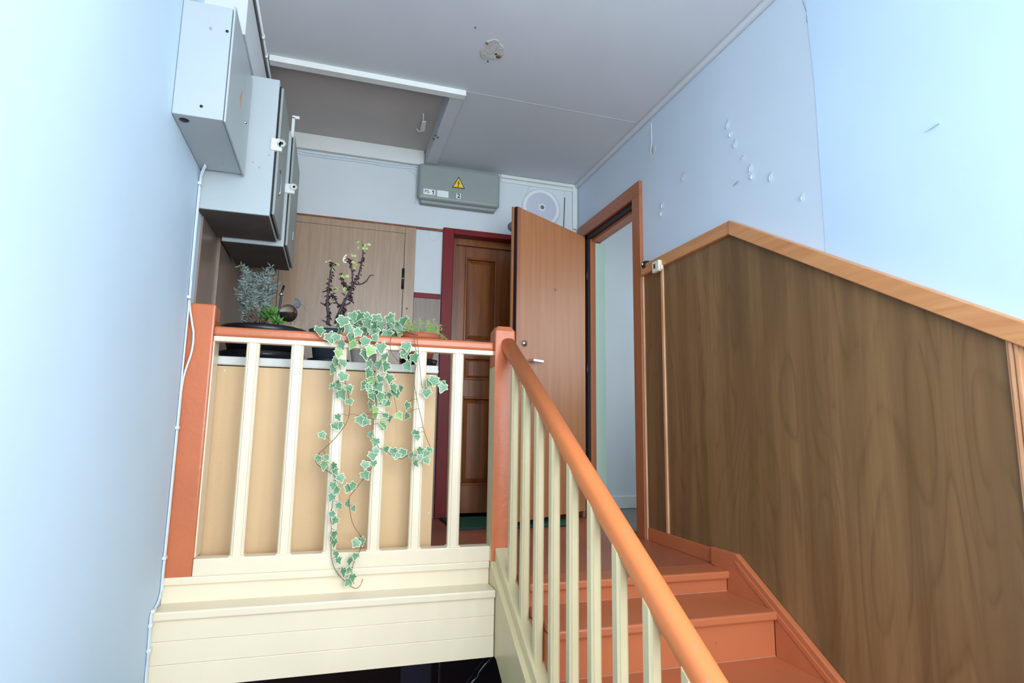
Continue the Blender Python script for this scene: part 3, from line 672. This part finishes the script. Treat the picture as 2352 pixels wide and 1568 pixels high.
# ================================================================= THINGS ON THE BACK WALL
jb = thing('junction_box', (.78, YB, 2.13), 'grey junction box with warning triangle and number labels under the ceiling', 'box')
jy = YB-.085
b = MB(); b.box(.508, 1.045, jy+.03, YB-.001, 2.112, 2.395, .01); obj('body', b, 'grey_metal_d', jb)
b = MB(); b.box(.487, 1.068, jy, jy+.045, 2.132, 2.39, .022, seg=3); cv = obj('cover', b, 'grey_metal_d', jb)
def tri(s0, x, z): return [(x-.5*s0, z-.33*s0), (x+.5*s0, z-.33*s0), (x, z+.6*s0)]
sg = None
b = MB(); b.prism(tri(.092, .765, 2.268), 1, jy-.0012, jy+.001); sg = obj('warning_triangle', b, 'ink', cv, label='yellow triangle with a black lightning bolt')
b = MB(); b.prism(tri(.074, .765, 2.268), 1, jy-.002, jy); o = obj('triangle_field', b, 'yellow', jb)
z0 = 2.268
bolt = [(.764, z0+.024), (.757, z0+.002), (.763, z0+.004), (.759, z0-.018), (.756, z0-.016), (.762, z0-.024), (.767, z0-.015), (.763, z0-.016), (.772, z0+.010), (.764, z0+.008), (.768, z0+.024)]
b = MB(); b.prism(bolt, 1, jy-.003, jy-.001); obj('lightning_bolt', b, 'ink', jb)
for n, x0, x1, za, zb, m in (('label_ps_one', .523, .605, 2.164, 2.203, 'paper'), ('label_blank', .616, .696, 2.158, 2.204, 'paper_g'), ('label_two', .752, .783, 2.162, 2.2, 'paper')):
    b = MB(); b.box(x0, x1, jy-.0015, jy+.001, za, zb); obj('paper_label', b, m, jb)
text('lettering', 'PS-', .032, 'ink', jb, (.550, jy-.002, 2.183))
b = MB(); b.prism([(.588, 2.168), (.588, 2.189), (.581, 2.186), (.581, 2.191), (.589, 2.198), (.594, 2.198), (.594, 2.168)], 1, jy-.003, jy-.001); obj('lettering', b, 'ink', jb)
text('lettering', '2', .042, 'ink', jb, (.768, jy-.002, 2.181), bold=.0014)

sp = thing('wall_speaker', (1.405, YB, 2.06), 'round white speaker on the back wall above the open door', 'speaker')
c = (1.405, YB, 2.20)
b = MB(); b.lathe([(.118, -.02), (.135, -.026), (.148, -.018), (.152, 0)], c, 40, 1); obj('rim', b, 'speaker_rim', sp)
b = MB(); b.lathe([(.026, -.034), (.07, -.03), (.12, -.02)], c, 40, 1); obj('grille', b, 'speaker', sp)
b = MB(); b.lathe([(.016, -.036), (.027, -.038), (.029, -.03)], c, 24, 1); obj('centre_ring', b, 'speaker_rim', sp)
b = MB(); b.lathe([(0, -.033), (.017, -.034)], c, 20, 1); obj('centre_cap', b, 'grey_hole', sp)
b = MB(); b.lathe([(0, -.03), (.028, -.03), (.034, -.02), (.036, 0)], (1.187, YB, 2.035), 24, 1)
obj('bell_dome', b, 'grey_hole', label='small round grey bell half hidden behind the open door edge', cat='bell')
t = thing('speaker_wire', (1.5, YB, 2.07), 'thin wire running from the speaker up to the cornice', 'wire')
b = MB(); b.tube(smooth([(1.29, YB-.004, 2.30), (1.31, YB-.004, 2.35), (1.37, YB-.004, 2.385), (1.47, YB-.004, 2.385), (1.57, YB-.004, 2.375), (1.597, YB-.004, 2.34), (1.594, YB-.004, 2.31)]), .0025, 6); obj('wire', b, 'cable', t)
b = MB(); b.tube([(1.594, YB-.004, 2.312), (1.592, YB-.004, 2.2), (1.586, YB-.004, 2.06)], .0032, 6); obj('wire', b, 'cable_d', t)
t = thing('ceiling_cables', (.1, YB, 2.36), 'pair of thin cables under the white board on the back wall', 'cable')
for dz, r in ((0, .004), (-.017, .005)):
    b = MB(); b.tube(smooth([(-.40, YB-.006, 2.392+dz), (-.2, YB-.006, 2.378+dz), (.1, YB-.006, 2.383+dz), (.3, YB-.006, 2.381+dz), (.45, YB-.006, 2.39+dz), (.50, YB-.006, 2.388+dz)]), r, 6); obj('cable', b, 'cable', t)
b = MB(); b.tube(smooth([(.40, YB-.004, 2.36), (.46, YB-.004, 2.34), (.478, YB-.004, 2.28), (.48, YB-.004, 2.12)]), .004, 6); obj('cable', b, 'cable', t)
b = MB(); b.box(1.09, 1.66, YB-.01, YB, 2.365, 2.383, .002); obj('trim_6', b, 'white', label='flat white cable duct below the right cornice', cat='duct', kind=KIND)

# thermostat and bell push on the panelling rail
t = thing('thermostat', (1.668, 2.78, 1.44), 'small cream plastic switch box with a dark window on the panelling rail', 'switch')
b = MB(); b.box(1.648, 1.67, 2.715, 2.783, 1.442, 1.503, .004); obj('housing', b, 'plastic', t)
b = MB(); b.box(1.655, 1.67, 2.702, 2.718, 1.447, 1.472, .003); obj('side_lug', b, 'plastic', t)
b = MB(); b.box(1.6465, 1.65, 2.749, 2.764, 1.462, 1.488); obj('dark_window', b, 'ink', t)
t = thing('bell_push', (1.69, 2.90, 1.5), 'round black bell push beside the door frame', 'bell push')
b = MB(); b.lathe([(0, -.04), (.014, -.04), (.023, -.028), (.026, 0)], (1.70, 2.905, 1.525), 20, 0); obj('housing', b, 'black', t)
b = MB(); b.lathe([(0, -.044), (.006, -.043), (.007, -.038)], (1.70, 2.905, 1.528), 12, 0); obj('button', b, 'paper', t)

# door mat
t = thing('door_mat', (1.1, 3.7, .002), 'green door mat in front of the brown door', 'mat')
b = MB(); b.box(.72, 1.49, 3.46, 3.885, .001, .012, .003); obj('pile', b, 'mat', t)
b = MB(); b.box(.71, 1.50, 3.45, 3.893, .0005, .007, .002); obj('rubber_edge', b, 'black', t)
VINES = [[(0.021, 0.954), (0.033, 0.908), (0.021, 0.884), (0.028, 0.832), (0.049, 0.782), (0.055, 0.745), (0.069, 0.711), (0.077, 0.665), (0.069, 0.605), (0.038, 0.553), (0.003, 0.511), (-0.043, 0.463), (-0.038, 0.43), (0.009, 0.399), (0.035, 0.377), (0.033, 0.316), (0.028, 0.256), (0.025, 0.218), (0.031, 0.186), (0.031, 0.137), (0.034, 0.105), (0.039, 0.057), (0.064, 0.002), (0.126, -0.055), (0.153, -0.053), (0.164, -0.025)], [(0.121, 0.96), (0.139, 0.89), (0.151, 0.819), (0.168, 0.763), (0.168, 0.755), (0.184, 0.68), (0.176, 0.604), (0.182, 0.535), (0.204, 0.495), (0.194, 0.466), (0.179, 0.415), (0.16, 0.398), (0.143, 0.365), (0.106, 0.315), (0.094, 0.293), (0.103, 0.227), (0.119, 0.183), (0.143, 0.149), (0.155, 0.116), (0.146, 0.079), (0.124, 0.031), (0.121, -0.011), (0.131, -0.042)], [(0.204, 0.495), (0.227, 0.489), (0.262, 0.466), (0.298, 0.452), (0.326, 0.466), (0.362, 0.469), (0.403, 0.478), (0.423, 0.496)], [(0.333, 0.968), (0.34, 0.929), (0.351, 0.886), (0.341, 0.827), (0.341, 0.779), (0.341, 0.773), (0.362, 0.684), (0.38, 0.619), (0.393, 0.566), (0.413, 0.519), (0.424, 0.49)], [(0.169, 0.934), (0.199, 0.878), (0.22, 0.827), (0.241, 0.775), (0.253, 0.728)], [(0.348, 0.954), (0.362, 0.852), (0.38, 0.751), (0.413, 0.774), (0.457, 0.769)], [(0.235, 0.909), (0.295, 0.844), (0.335, 0.812)]]
LEAF_SMALL = [(0.011, 0.747), (0.035, 0.713), (0.063, 0.737), (0.067, 0.682), (0.024, 0.618), (0.012, 0.581), (0.037, 0.587), (-0.034, 0.544), (-0.032, 0.452), (-0.01, 0.455), (-0.01, 0.427), (0.032, 0.421), (0.025, 0.399), (0.05, 0.374), (0.028, 0.347), (0.05, 0.324), (0.032, 0.297), (0.048, 0.264), (0.025, 0.232), (0.051, 0.207), (0.042, 0.153), (0.046, 0.121), (0.052, 0.077), (0.061, 0.051), (0.084, 0.012), (0.118, -0.037), (0.152, 0.749), (0.18, 0.756), (0.158, 0.732), (0.154, 0.708), (0.176, 0.72), (0.194, 0.697), (0.211, 0.716), (0.234, 0.716), (0.251, 0.729), (0.158, 0.67), (0.241, 0.678), (0.218, 0.686), (0.185, 0.651), (0.113, 0.609), (0.141, 0.621), (0.153, 0.601), (0.18, 0.63), (0.215, 0.628), (0.244, 0.614), (0.27, 0.629), (0.211, 0.596), (0.223, 0.582), (0.167, 0.549), (0.191, 0.521), (0.199, 0.483), (0.177, 0.463), (0.184, 0.432), (0.153, 0.427), (0.142, 0.384), (0.111, 0.343), (0.095, 0.329), (0.084, 0.271), (0.107, 0.252), (0.139, 0.114), (0.15, 0.122), (0.133, 0.068), (0.112, 0.049), (0.116, 0.011), (0.121, -0.014), (0.23, 0.489), (0.26, 0.481), (0.286, 0.464), (0.305, 0.478), (0.338, 0.466), (0.348, 0.429), (0.374, 0.458), (0.409, 0.472), (0.398, 0.443), (0.382, 0.484), (0.417, 0.484), (0.315, 0.674), (0.319, 0.63), (0.358, 0.557), (0.356, 0.542), (0.282, 0.747)]
LEAF_MID = [(-0.067, 0.972), (-0.028, 0.948), (0.023, 0.921), (0.013, 0.948), (0.021, 0.883), (0.009, 0.845), (0.032, 0.841), (0.007, 0.817), (0.049, 0.782), (0.011, 0.745), (0.06, 0.736), (0.035, 0.712), (0.086, 0.924), (0.136, 0.937), (0.067, 0.952), (0.102, 0.973), (0.158, 0.957), (0.188, 0.915), (0.125, 0.884), (0.156, 0.899), (0.208, 0.873), (0.141, 0.842), (0.187, 0.844), (0.219, 0.836), (0.152, 0.8), (0.167, 0.772), (0.14, 0.752), (0.194, 0.78), (0.177, 0.744), (0.231, 0.784), (0.242, 0.746), (0.202, 0.707), (0.262, 0.723), (0.296, 0.926), (0.283, 0.892), (0.306, 0.912), (0.327, 0.877), (0.295, 0.839), (0.403, 0.771), (0.427, 0.782), (0.457, 0.768), (0.467, 0.754), (0.395, 0.728)]
LEAF_MASS = [(0.038, 1.04), (0.066, 1.072), (0.058, 1.031), (0.091, 1.059), (0.11, 1.07), (0.093, 1.023), (0.126, 1.035), (0.15, 1.063), (0.174, 1.07), (0.157, 1.022), (0.191, 1.04), (0.207, 1.015), (0.224, 1.068), (0.236, 1.032), (0.25, 1.054), (0.223, 0.995), (0.267, 1.024), (0.276, 1.045), (0.287, 1.015), (0.248, 0.997), (0.143, 0.99), (0.074, 1.001), (0.296, 1.057), (0.05, 1.0), (0.123, 1.005), (0.177, 1.003)]
BRANCHES = [[(-0.036, 1.071), (-0.035, 1.119), (-0.044, 1.165), (-0.044, 1.213), (-0.043, 1.255), (-0.04, 1.3), (-0.037, 1.345), (-0.029, 1.379)], [(0.013, 1.062), (0.012, 1.122), (0.025, 1.171), (0.046, 1.221), (0.073, 1.284), (0.092, 1.325), (0.105, 1.385), (0.113, 1.445), (0.111, 1.512)], [(0.009, 1.173), (-0.014, 1.212), (-0.021, 1.231)], [(0.053, 1.263), (0.03, 1.293), (0.015, 1.337)], [(0.065, 1.271), (0.068, 1.329), (0.055, 1.4), (0.049, 1.419)], [(0.079, 1.294), (0.109, 1.294), (0.136, 1.313), (0.154, 1.344), (0.174, 1.347)], [(0.036, 1.175), (0.063, 1.193), (0.067, 1.222), (0.063, 1.251)], [(0.027, 1.075), (0.027, 1.123), (0.04, 1.165)], [(-0.05, 1.168), (-0.078, 1.182)], [(-0.041, 1.169), (-0.021, 1.186)], [(-0.036, 1.081), (-0.066, 1.094)], [(-0.037, 1.255), (-0.004, 1.258)], [(-0.043, 1.248), (-0.072, 1.236)], [(0.036, 1.229), (0.021, 1.241)], [(-0.003, 1.08), (0.001, 1.115), (0.017, 1.145)]]
TIPS = [(0.093, 1.521), (0.133, 1.511), (0.094, 1.483), (0.12, 1.488), (-0.051, 1.394), (0.003, 1.388), (0.06, 1.435), (0.076, 1.402), (0.083, 1.38), (-0.02, 1.367), (0.028, 1.332), (0.042, 1.262), (-0.022, 1.253)]

# ================================================================= PLANTS ON THE CABINET
ZT = .8732
def leaf_mesh(name, lobes, mats, green):
    # ivy leaf in the x-z plane, stalk at the origin, tip down, cream margin
    out = lobes; b = MB()
    ctr = (0, -.004, -.42)
    n = len(out)
    O = [b.bm.verts.new((x, -.06*abs(x)-.10*(z+.4)**2, z)) for x, z in out]
    I = [b.bm.verts.new((x*.86, -.006-.06*abs(x*.86)-.10*((z+.4)*.86)**2, -.42+(z+.42)*.86)) for x, z in out]
    c = b.bm.verts.new((0, .03, -.42))
    for j in range(n):
        k = (j+1) % n
        f = b.bm.faces.new((O[j], O[k], I[k], I[j])); f.material_index = 1
        f = b.bm.faces.new((I[j], I[k], c)); f.material_index = 0
    me = bpy.data.meshes.new(name); b.bm.to_mesh(me); b.bm.free()
    me.materials.append(M[green]); me.materials.append(M['ivy_edge'])
    return me
L1 = [(0, -.08), (.16, .0), (.33, .05), (.42, -.02), (.35, -.2), (.50, -.29), (.56, -.40), (.34, -.54), (.24, -.68), (.13, -.92), (0, -1.04), (-.13, -.92), (-.24, -.68), (-.34, -.54), (-.56, -.40), (-.50, -.29), (-.35, -.2), (-.42, -.02), (-.33, .05), (-.16, 0)]
L2 = [(0, -.06), (.2, .02), (.44, -.05), (.37, -.24), (.50, -.42), (.46, -.54), (.26, -.62), (.16, -.86), (.05, -.98), (-.08, -.84), (-.14, -.68), (-.34, -.6), (-.52, -.44), (-.36, -.22), (-.43, -.02), (-.18, .03)]
L3 = [(0, -.1), (.14, -.02), (.3, .03), (.38, -.06), (.32, -.2), (.6, -.3), (.52, -.4), (.33, -.5), (.2, -.72), (.1, -.94), (0, -1.05), (-.1, -.92), (-.18, -.7), (-.3, -.54), (-.46, -.46), (-.45, -.34), (-.33, -.22), (-.36, -.04), (-.28, .04), (-.12, 0)]
LEAVES = [leaf_mesh('ivy_leaf', l, None, g) for l, g in ((L1, 'ivy'), (L2, 'ivy'), (L3, 'ivy_d'), (L1, 'ivy_y'))]
iv = thing('ivy_plant', (.14, 2.86, ZT), 'variegated ivy in a pale pot trailing long vines over the railing', 'plant')
b = MB(); b.lathe([(0, 0), (.052, 0), (.056, .006), (.078, .125), (.084, .128), (.084, .145), (.076, .145), (.07, .12), (0, .12)], (.14, 2.86, ZT), 28); pv = obj('pot', b, 'pot_white', iv)
b = MB(); b.lathe([(0, .124), (.04, .126), (.071, .121)], (.14, 2.86, ZT), 16); obj('soil', b, 'soil', pv)
def leaf(x, y, z, size, k, parent, yaw=.9, tip=.7):
    o = link('leaf', LEAVES[k], None)
    o.location = (x, y, z+size*.45); o.scale = (size, size, size)
    o.rotation_euler = (random.uniform(-.55, .25), random.uniform(-tip, tip), random.uniform(-yaw, yaw))
    o.parent = parent; o.matrix_parent_inverse = Matrix.Translation(-Vector(BASE[parent.name])); BASES.append(Vector(o.location))
VPTS = []; BASES = []
for i, v in enumerate(VINES):
    pts = [(x, 2.565+.006*math.sin(7*j+i), z) for j, (x, z) in enumerate(v)]
    x, z = v[0]
    if i != 2:
        pts = [(.14+(x-.14)*.15, 2.85, 1.0), (x*.6+.056, 2.76, 1.03), (x, 2.64, 1.0), (x, 2.572, .985)] + pts
    VPTS += smooth(pts, 8)
    b = MB(); b.tube(smooth(pts, 4), .0013, 5); obj('vine', b, 'stem', iv)
for j, (x, z) in enumerate(LEAF_SMALL):
    leaf(x, 2.553+random.uniform(-.018, .008), z, random.uniform(.032, .044), 3 if 26 < j < 50 and random.random() < .2 or j > 84 and random.random() < .6 else random.randrange(3), iv)
for j, (x, z) in enumerate(LEAF_MID):
    leaf(x, 2.548+random.uniform(-.02, .012), z, random.uniform(.044, .056), 3 if random.random() < .08 else random.randrange(3), iv)
for rep in range(2):
    for j, (x, z) in enumerate(LEAF_MASS):
        leaf(x+rep*random.uniform(-.02, .02), 2.69+random.uniform(-.03, .06)+rep*.07, max(z-rep*random.uniform(0, .03), .985), random.uniform(.05, .066), 3 if random.random() < .03 else random.randrange(3), iv, 1.0, 1.0)

b = MB()
for p in BASES:
    q = min(VPTS, key=lambda c: (c-p).length)
    if .004 < (q-p).length < .09: b.tube([q, (p+q)/2+Vector((0, -.003, .004)), p], .0008, 4, cap=False)
obj('leaf_stalks', b, 'stem', iv, kind='stuff')

# jade-like plant with bare branches
jd = thing('branch_plant', (-.024, 2.95, ZT), 'tall nearly bare branchy plant with yellow-green tips in a dark grey pot', 'plant')
b = MB(); b.lathe([(0, .02), (.066, .02), (.07, .026), (.088, .14), (.097, .142), (.097, .168), (.09, .168), (.084, .145), (0, .145)], (-.024, 2.95, ZT), 32); pj = obj('pot', b, 'pot_grey', jd)
b = MB(); b.lathe([(0, 0), (.08, 0), (.098, .026), (.093, .026), (.076, .008), (0, .008)], (-.024, 2.95, ZT), 32); obj('saucer', b, 'pot_black', pj)
b = MB(); b.lathe([(0, .15), (.085, .146)], (-.024, 2.95, ZT), 16); obj('soil', b, 'soil', pj)
def py(x, z, s): return 2.95+.05*math.sin(s*2.1)*(z-1.04)/.3
for i, br in enumerate(BRANCHES):
    big = i < 2
    pts = [(x, py(x, z, i if i in (0, 1) else 1), z) for x, z in br]
    if pts[0][2] < 1.05: pts = [(pts[0][0], pts[0][1], 1.0)] + pts
    b = MB(); b.tube(smooth(pts, 4), .0085 if big else .005, 7, .003 if big else .002); obj('branch', b, 'bark', jd)
    if i in (0, 1, 2, 3, 4, 6, 7):
        b = MB()
        for s_ in range(52 if big else 24):
            p = random.choice(smooth(pts, 6)); sz = random.uniform(.012, .028)
            d = Vector((random.uniform(-1, 1), random.uniform(-1, 1), random.uniform(-.8, .6))).normalized(); e = d.cross(Vector((0, 0, 1))).normalized()
            p = Vector(p); b.poly([p, p+d*sz*.5+e*sz*.36, p+d*sz+Vector((0, 0, -.006)), p+d*sz*.5-e*sz*.36+Vector((0, 0, .003))])
        obj('withered_leaves', b, 'wither', jd, kind='stuff')
b = MB()
for j in range(8):
    a = 2*math.pi*j/8
tipm = MB(); n = 8
O = [tipm.bm.verts.new((.5*math.cos(2*math.pi*j/n)*.8, .06*math.cos(4*math.pi*j/n), .5*math.sin(2*math.pi*j/n)+.4)) for j in range(n)]; cc = tipm.bm.verts.new((0, .1, .4))
for j in range(n): tipm.bm.faces.new((O[j], O[(j+1) % n], cc))
tipme = tipm.mesh('tip_leaf', 'tip')
for x, z in TIPS:
    for q in range(3):
        o = bpy.data.objects.new('tip_leaf', tipme); COL.objects.link(o); s_ = random.uniform(.014, .022)
        o.location = (x+random.uniform(-.011, .011), py(x, z, 1)+random.uniform(-.01, .01), z+random.uniform(-.005, .005)); o.scale = (s_, s_, s_)
        o.rotation_euler = (random.uniform(-.8, .8), random.uniform(-2, 2), random.uniform(-1, 1)); adopt(o, jd)

# grey bushy plant in the wide black bowl
bw = thing('bowl_planter', (-.31, 2.965, ZT), 'wide black bowl planter with grey-green bush and small succulents', 'plant')
c = (-.318, 2.965, ZT)
b = MB(); b.lathe([(0, .02), (.135, .02), (.15, .035), (.172, .115), (.176, .12), (.189, .128), (.193, .14), (.189, .158), (.18, .16), (.174, .15), (0, .148)], c, 48); pw = obj('bowl', b, 'pot_black', bw)
b = MB(); b.lathe([(0, 0), (.155, 0), (.18, .012), (.186, .04), (.18, .04), (.15, .018), (0, .018)], c, 48); obj('saucer', b, 'pot_black', pw)
b = MB(); b.lathe([(0, .165), (.1, .158), (.175, .15)], c, 20); obj('soil', b, 'soil', pw)
bA, bB = MB(), MB()
for s_ in range(95):
    bx, by = -.355+random.gauss(0, .022), 2.93+random.gauss(0, .03)
    tx, ty, tz = -.36+random.uniform(-.082, .082), 2.93+random.uniform(-.09, .07), random.uniform(1.16, 1.325)
    if abs(tx+.362) < .03 and tz > 1.29: tz -= .04
    p0, p1 = Vector((bx, by, 1.02)), Vector((tx, ty, tz))
    bB.tube([p0, (p0+p1)/2+Vector((random.uniform(-.01, .01), 0, 0)), p1], .0016, 4, .0008, cap=False)
    for k in range(48):
        t_ = random.uniform(.12, 1.0); p = p0.lerp(p1, t_); ln = random.uniform(.016, .036)
        d = (Vector((random.uniform(-1, 1), random.uniform(-1, 1), random.uniform(-.3, 1.1)))).normalized(); e = d.cross(Vector((.3, 1, .2))).normalized()
        tgt = bB if (t_ < .42 and random.random() < .6) else bA
        tgt.poly([p, p+d*ln*.5+e*.003, p+d*ln, p+d*ln*.5-e*.003])
obj('bush_foliage', bA, 'bush', bw, kind='stuff'); obj('bush_stems', bB, 'bush_b', bw, kind='stuff')
def rosette(cx, cy, cz, r, n, m):
    for k in range(n):
        a = k*2.4; el = .25+.9*(k/n); d = Vector((math.cos(a)*math.cos(el), math.sin(a)*math.cos(el), math.sin(el))); e = d.cross(Vector((0, 0, 1))).normalized(); u = e.cross(d)
        b = MB(); p = Vector((cx, cy, cz)); wd = r*.17
        q = [p, p+d*r*.45+e*wd-u*.002, p+d*r, p+d*r*.45-e*wd-u*.002]; m_ = p+d*r*.45-u*.010
        vs = [b.bm.verts.new(x) for x in q]; mv = b.bm.verts.new(m_); tv = b.bm.verts.new(p+d*r*.45+u*.004)
        for j in range(4):
            b.bm.faces.new((vs[j], vs[(j+1) % 4], mv)); b.bm.faces.new((vs[(j+1) % 4], vs[j], tv))
        obj('succulent_leaf', b, m, bw)
rosette(-.285, 2.86, 1.085, .055, 14, 'succ'); rosette(-.255, 2.83, 1.045, .045, 12, 'succ'); rosette(-.30, 2.88, 1.07, .05, 8, 'succ')
b = MB(); b.tube(smooth([(-.2, 2.9, 1.05), (-.195, 2.9, 1.14), (-.165, 2.9, 1.155), (-.13, 2.9, 1.12)]), .0012, 5, .0007); obj('dry_twig', b, 'bark', bw)
b = MB()
for k in range(40):
    x = random.uniform(-.24, -.13); p = Vector((x, 2.86+random.uniform(-.03, .05), 1.028)); d = Vector((random.uniform(-.7, 1), random.uniform(-.4, .4), random.uniform(.1, .8))).normalized()*random.uniform(.02, .06)
    b.tube([p, p+d*.6, p+d+Vector((0, 0, -.006))], .0008, 3, .0004, cap=False)
obj('dry_grass', b, 'straw', bw, kind='stuff')

# glass ornament standing in the bowl
go = thing('glass_ornament', (-.225, 2.86, 1.04), 'small glass globe ornament on a dark stick in the black bowl', 'ornament')
gc = (-.212, 2.86, 1.098)
b = MB(); b.lathe([(.041*math.sin(math.pi*j/14), -.041*math.cos(math.pi*j/14)) for j in range(15)], gc, 24); obj('globe', b, 'glass', go)
b = MB(); b.lathe([(.0375*math.sin(math.pi*j/14), -.0375*math.cos(math.pi*j/14)) for j in range(8)] + [(0, .004)], gc, 24); obj('dark_filling', b, 'soil', go)
b = MB(); b.tube([(-.252, 2.85, 1.03), (-.25, 2.85, 1.12), (-.246, 2.85, 1.19), (-.238, 2.85, 1.225)], .0045, 8, .0055); obj('stick', b, 'pot_black', go)
b = MB(); b.lathe([(0, -.007), (.01, -.004), (.011, .002), (.006, .007), (0, .007)], (-.248, 2.85, 1.182), 14); obj('bead', b, 'chrome', go)
b = MB(); pts = []
for j in range(11): a = -1.0+2.4*j/10; pts.append((-.185+.024*math.cos(a), 1.145+.026*math.sin(a)))
for j in range(11): a = 1.4-2.4*j/10; pts.append((-.192+.016*math.cos(a), 1.147+.021*math.sin(a)))
b.prism(pts, 1, 2.852, 2.862, .002); obj('crescent', b, 'pot_grey', go)

# sedum in the terracotta bowl
sd = thing('terracotta_planter', (.395, 2.85, ZT), 'terracotta bowl of spiky light green sedum at the right end of the cabinet', 'plant')
c = (.395, 2.85, ZT)
b = MB(); b.lathe([(0, .016), (.055, .016), (.062, .022), (.084, .115), (.088, .125), (.101, .13), (.103, .158), (.094, .158), (.088, .14), (0, .138)], c, 36); ps = obj('pot', b, 'terra', sd)
b = MB(); b.lathe([(0, 0), (.07, 0), (.085, .006), (.092, .034), (.086, .034), (.07, .012), (0, .012)], c, 36); obj('saucer', b, 'pot_black', ps)
b = MB(); b.lathe([(0, .15), (.05, .148), (.092, .142)], c, 16); obj('soil', b, 'soil', ps)
b = MB()
for k in range(48):
    a = random.uniform(0, 6.28); r = .1*math.sqrt(random.random()); p = Vector((.395+r*math.cos(a), 2.85+r*math.sin(a), 1.018))
    h = random.uniform(.04, .095); tip = p+Vector((random.uniform(-.025, .03), random.uniform(-.02, .02), h))
    b.tube([p, p.lerp(tip, .5), tip], .0012, 4, .0008, cap=False)
    for q in range(16):
        t_ = random.uniform(.3, 1); s0 = p.lerp(tip, t_); d = Vector((random.uniform(-1, 1), random.uniform(-1, 1), random.uniform(-.5, .3))).normalized(); e = d.cross(Vector((.2, 1, .3))).normalized(); ln = random.uniform(.009, .018)
        b.poly([s0, s0+d*ln*.5+e*.0014, s0+d*ln, s0+d*ln*.5-e*.0014])
for dx, sd_ in ((.10, 1), (.115, 2), (.13, 3)):
    path = smooth([(.47, 2.84, 1.02), (.395+dx, 2.82, 1.05-.012*sd_), (.40+dx+.01*sd_, 2.80, 1.0-.02*sd_), (.41+dx+.012*sd_, 2.79, .96)])
    b.tube(path, .0011, 4, .0008, cap=False)
    for p in path:
        for q in range(3):
            d = Vector((random.uniform(-1, 1), random.uniform(-1, 1), random.uniform(-.4, .6))).normalized(); e = d.cross(Vector((.2, 1, .3))).normalized(); ln = random.uniform(.008, .015)
            b.poly([p, p+d*ln*.5+e*.0014, p+d*ln, p+d*ln*.5-e*.0014])
obj('sedum_foliage', b, 'sedum', sd, kind='stuff')
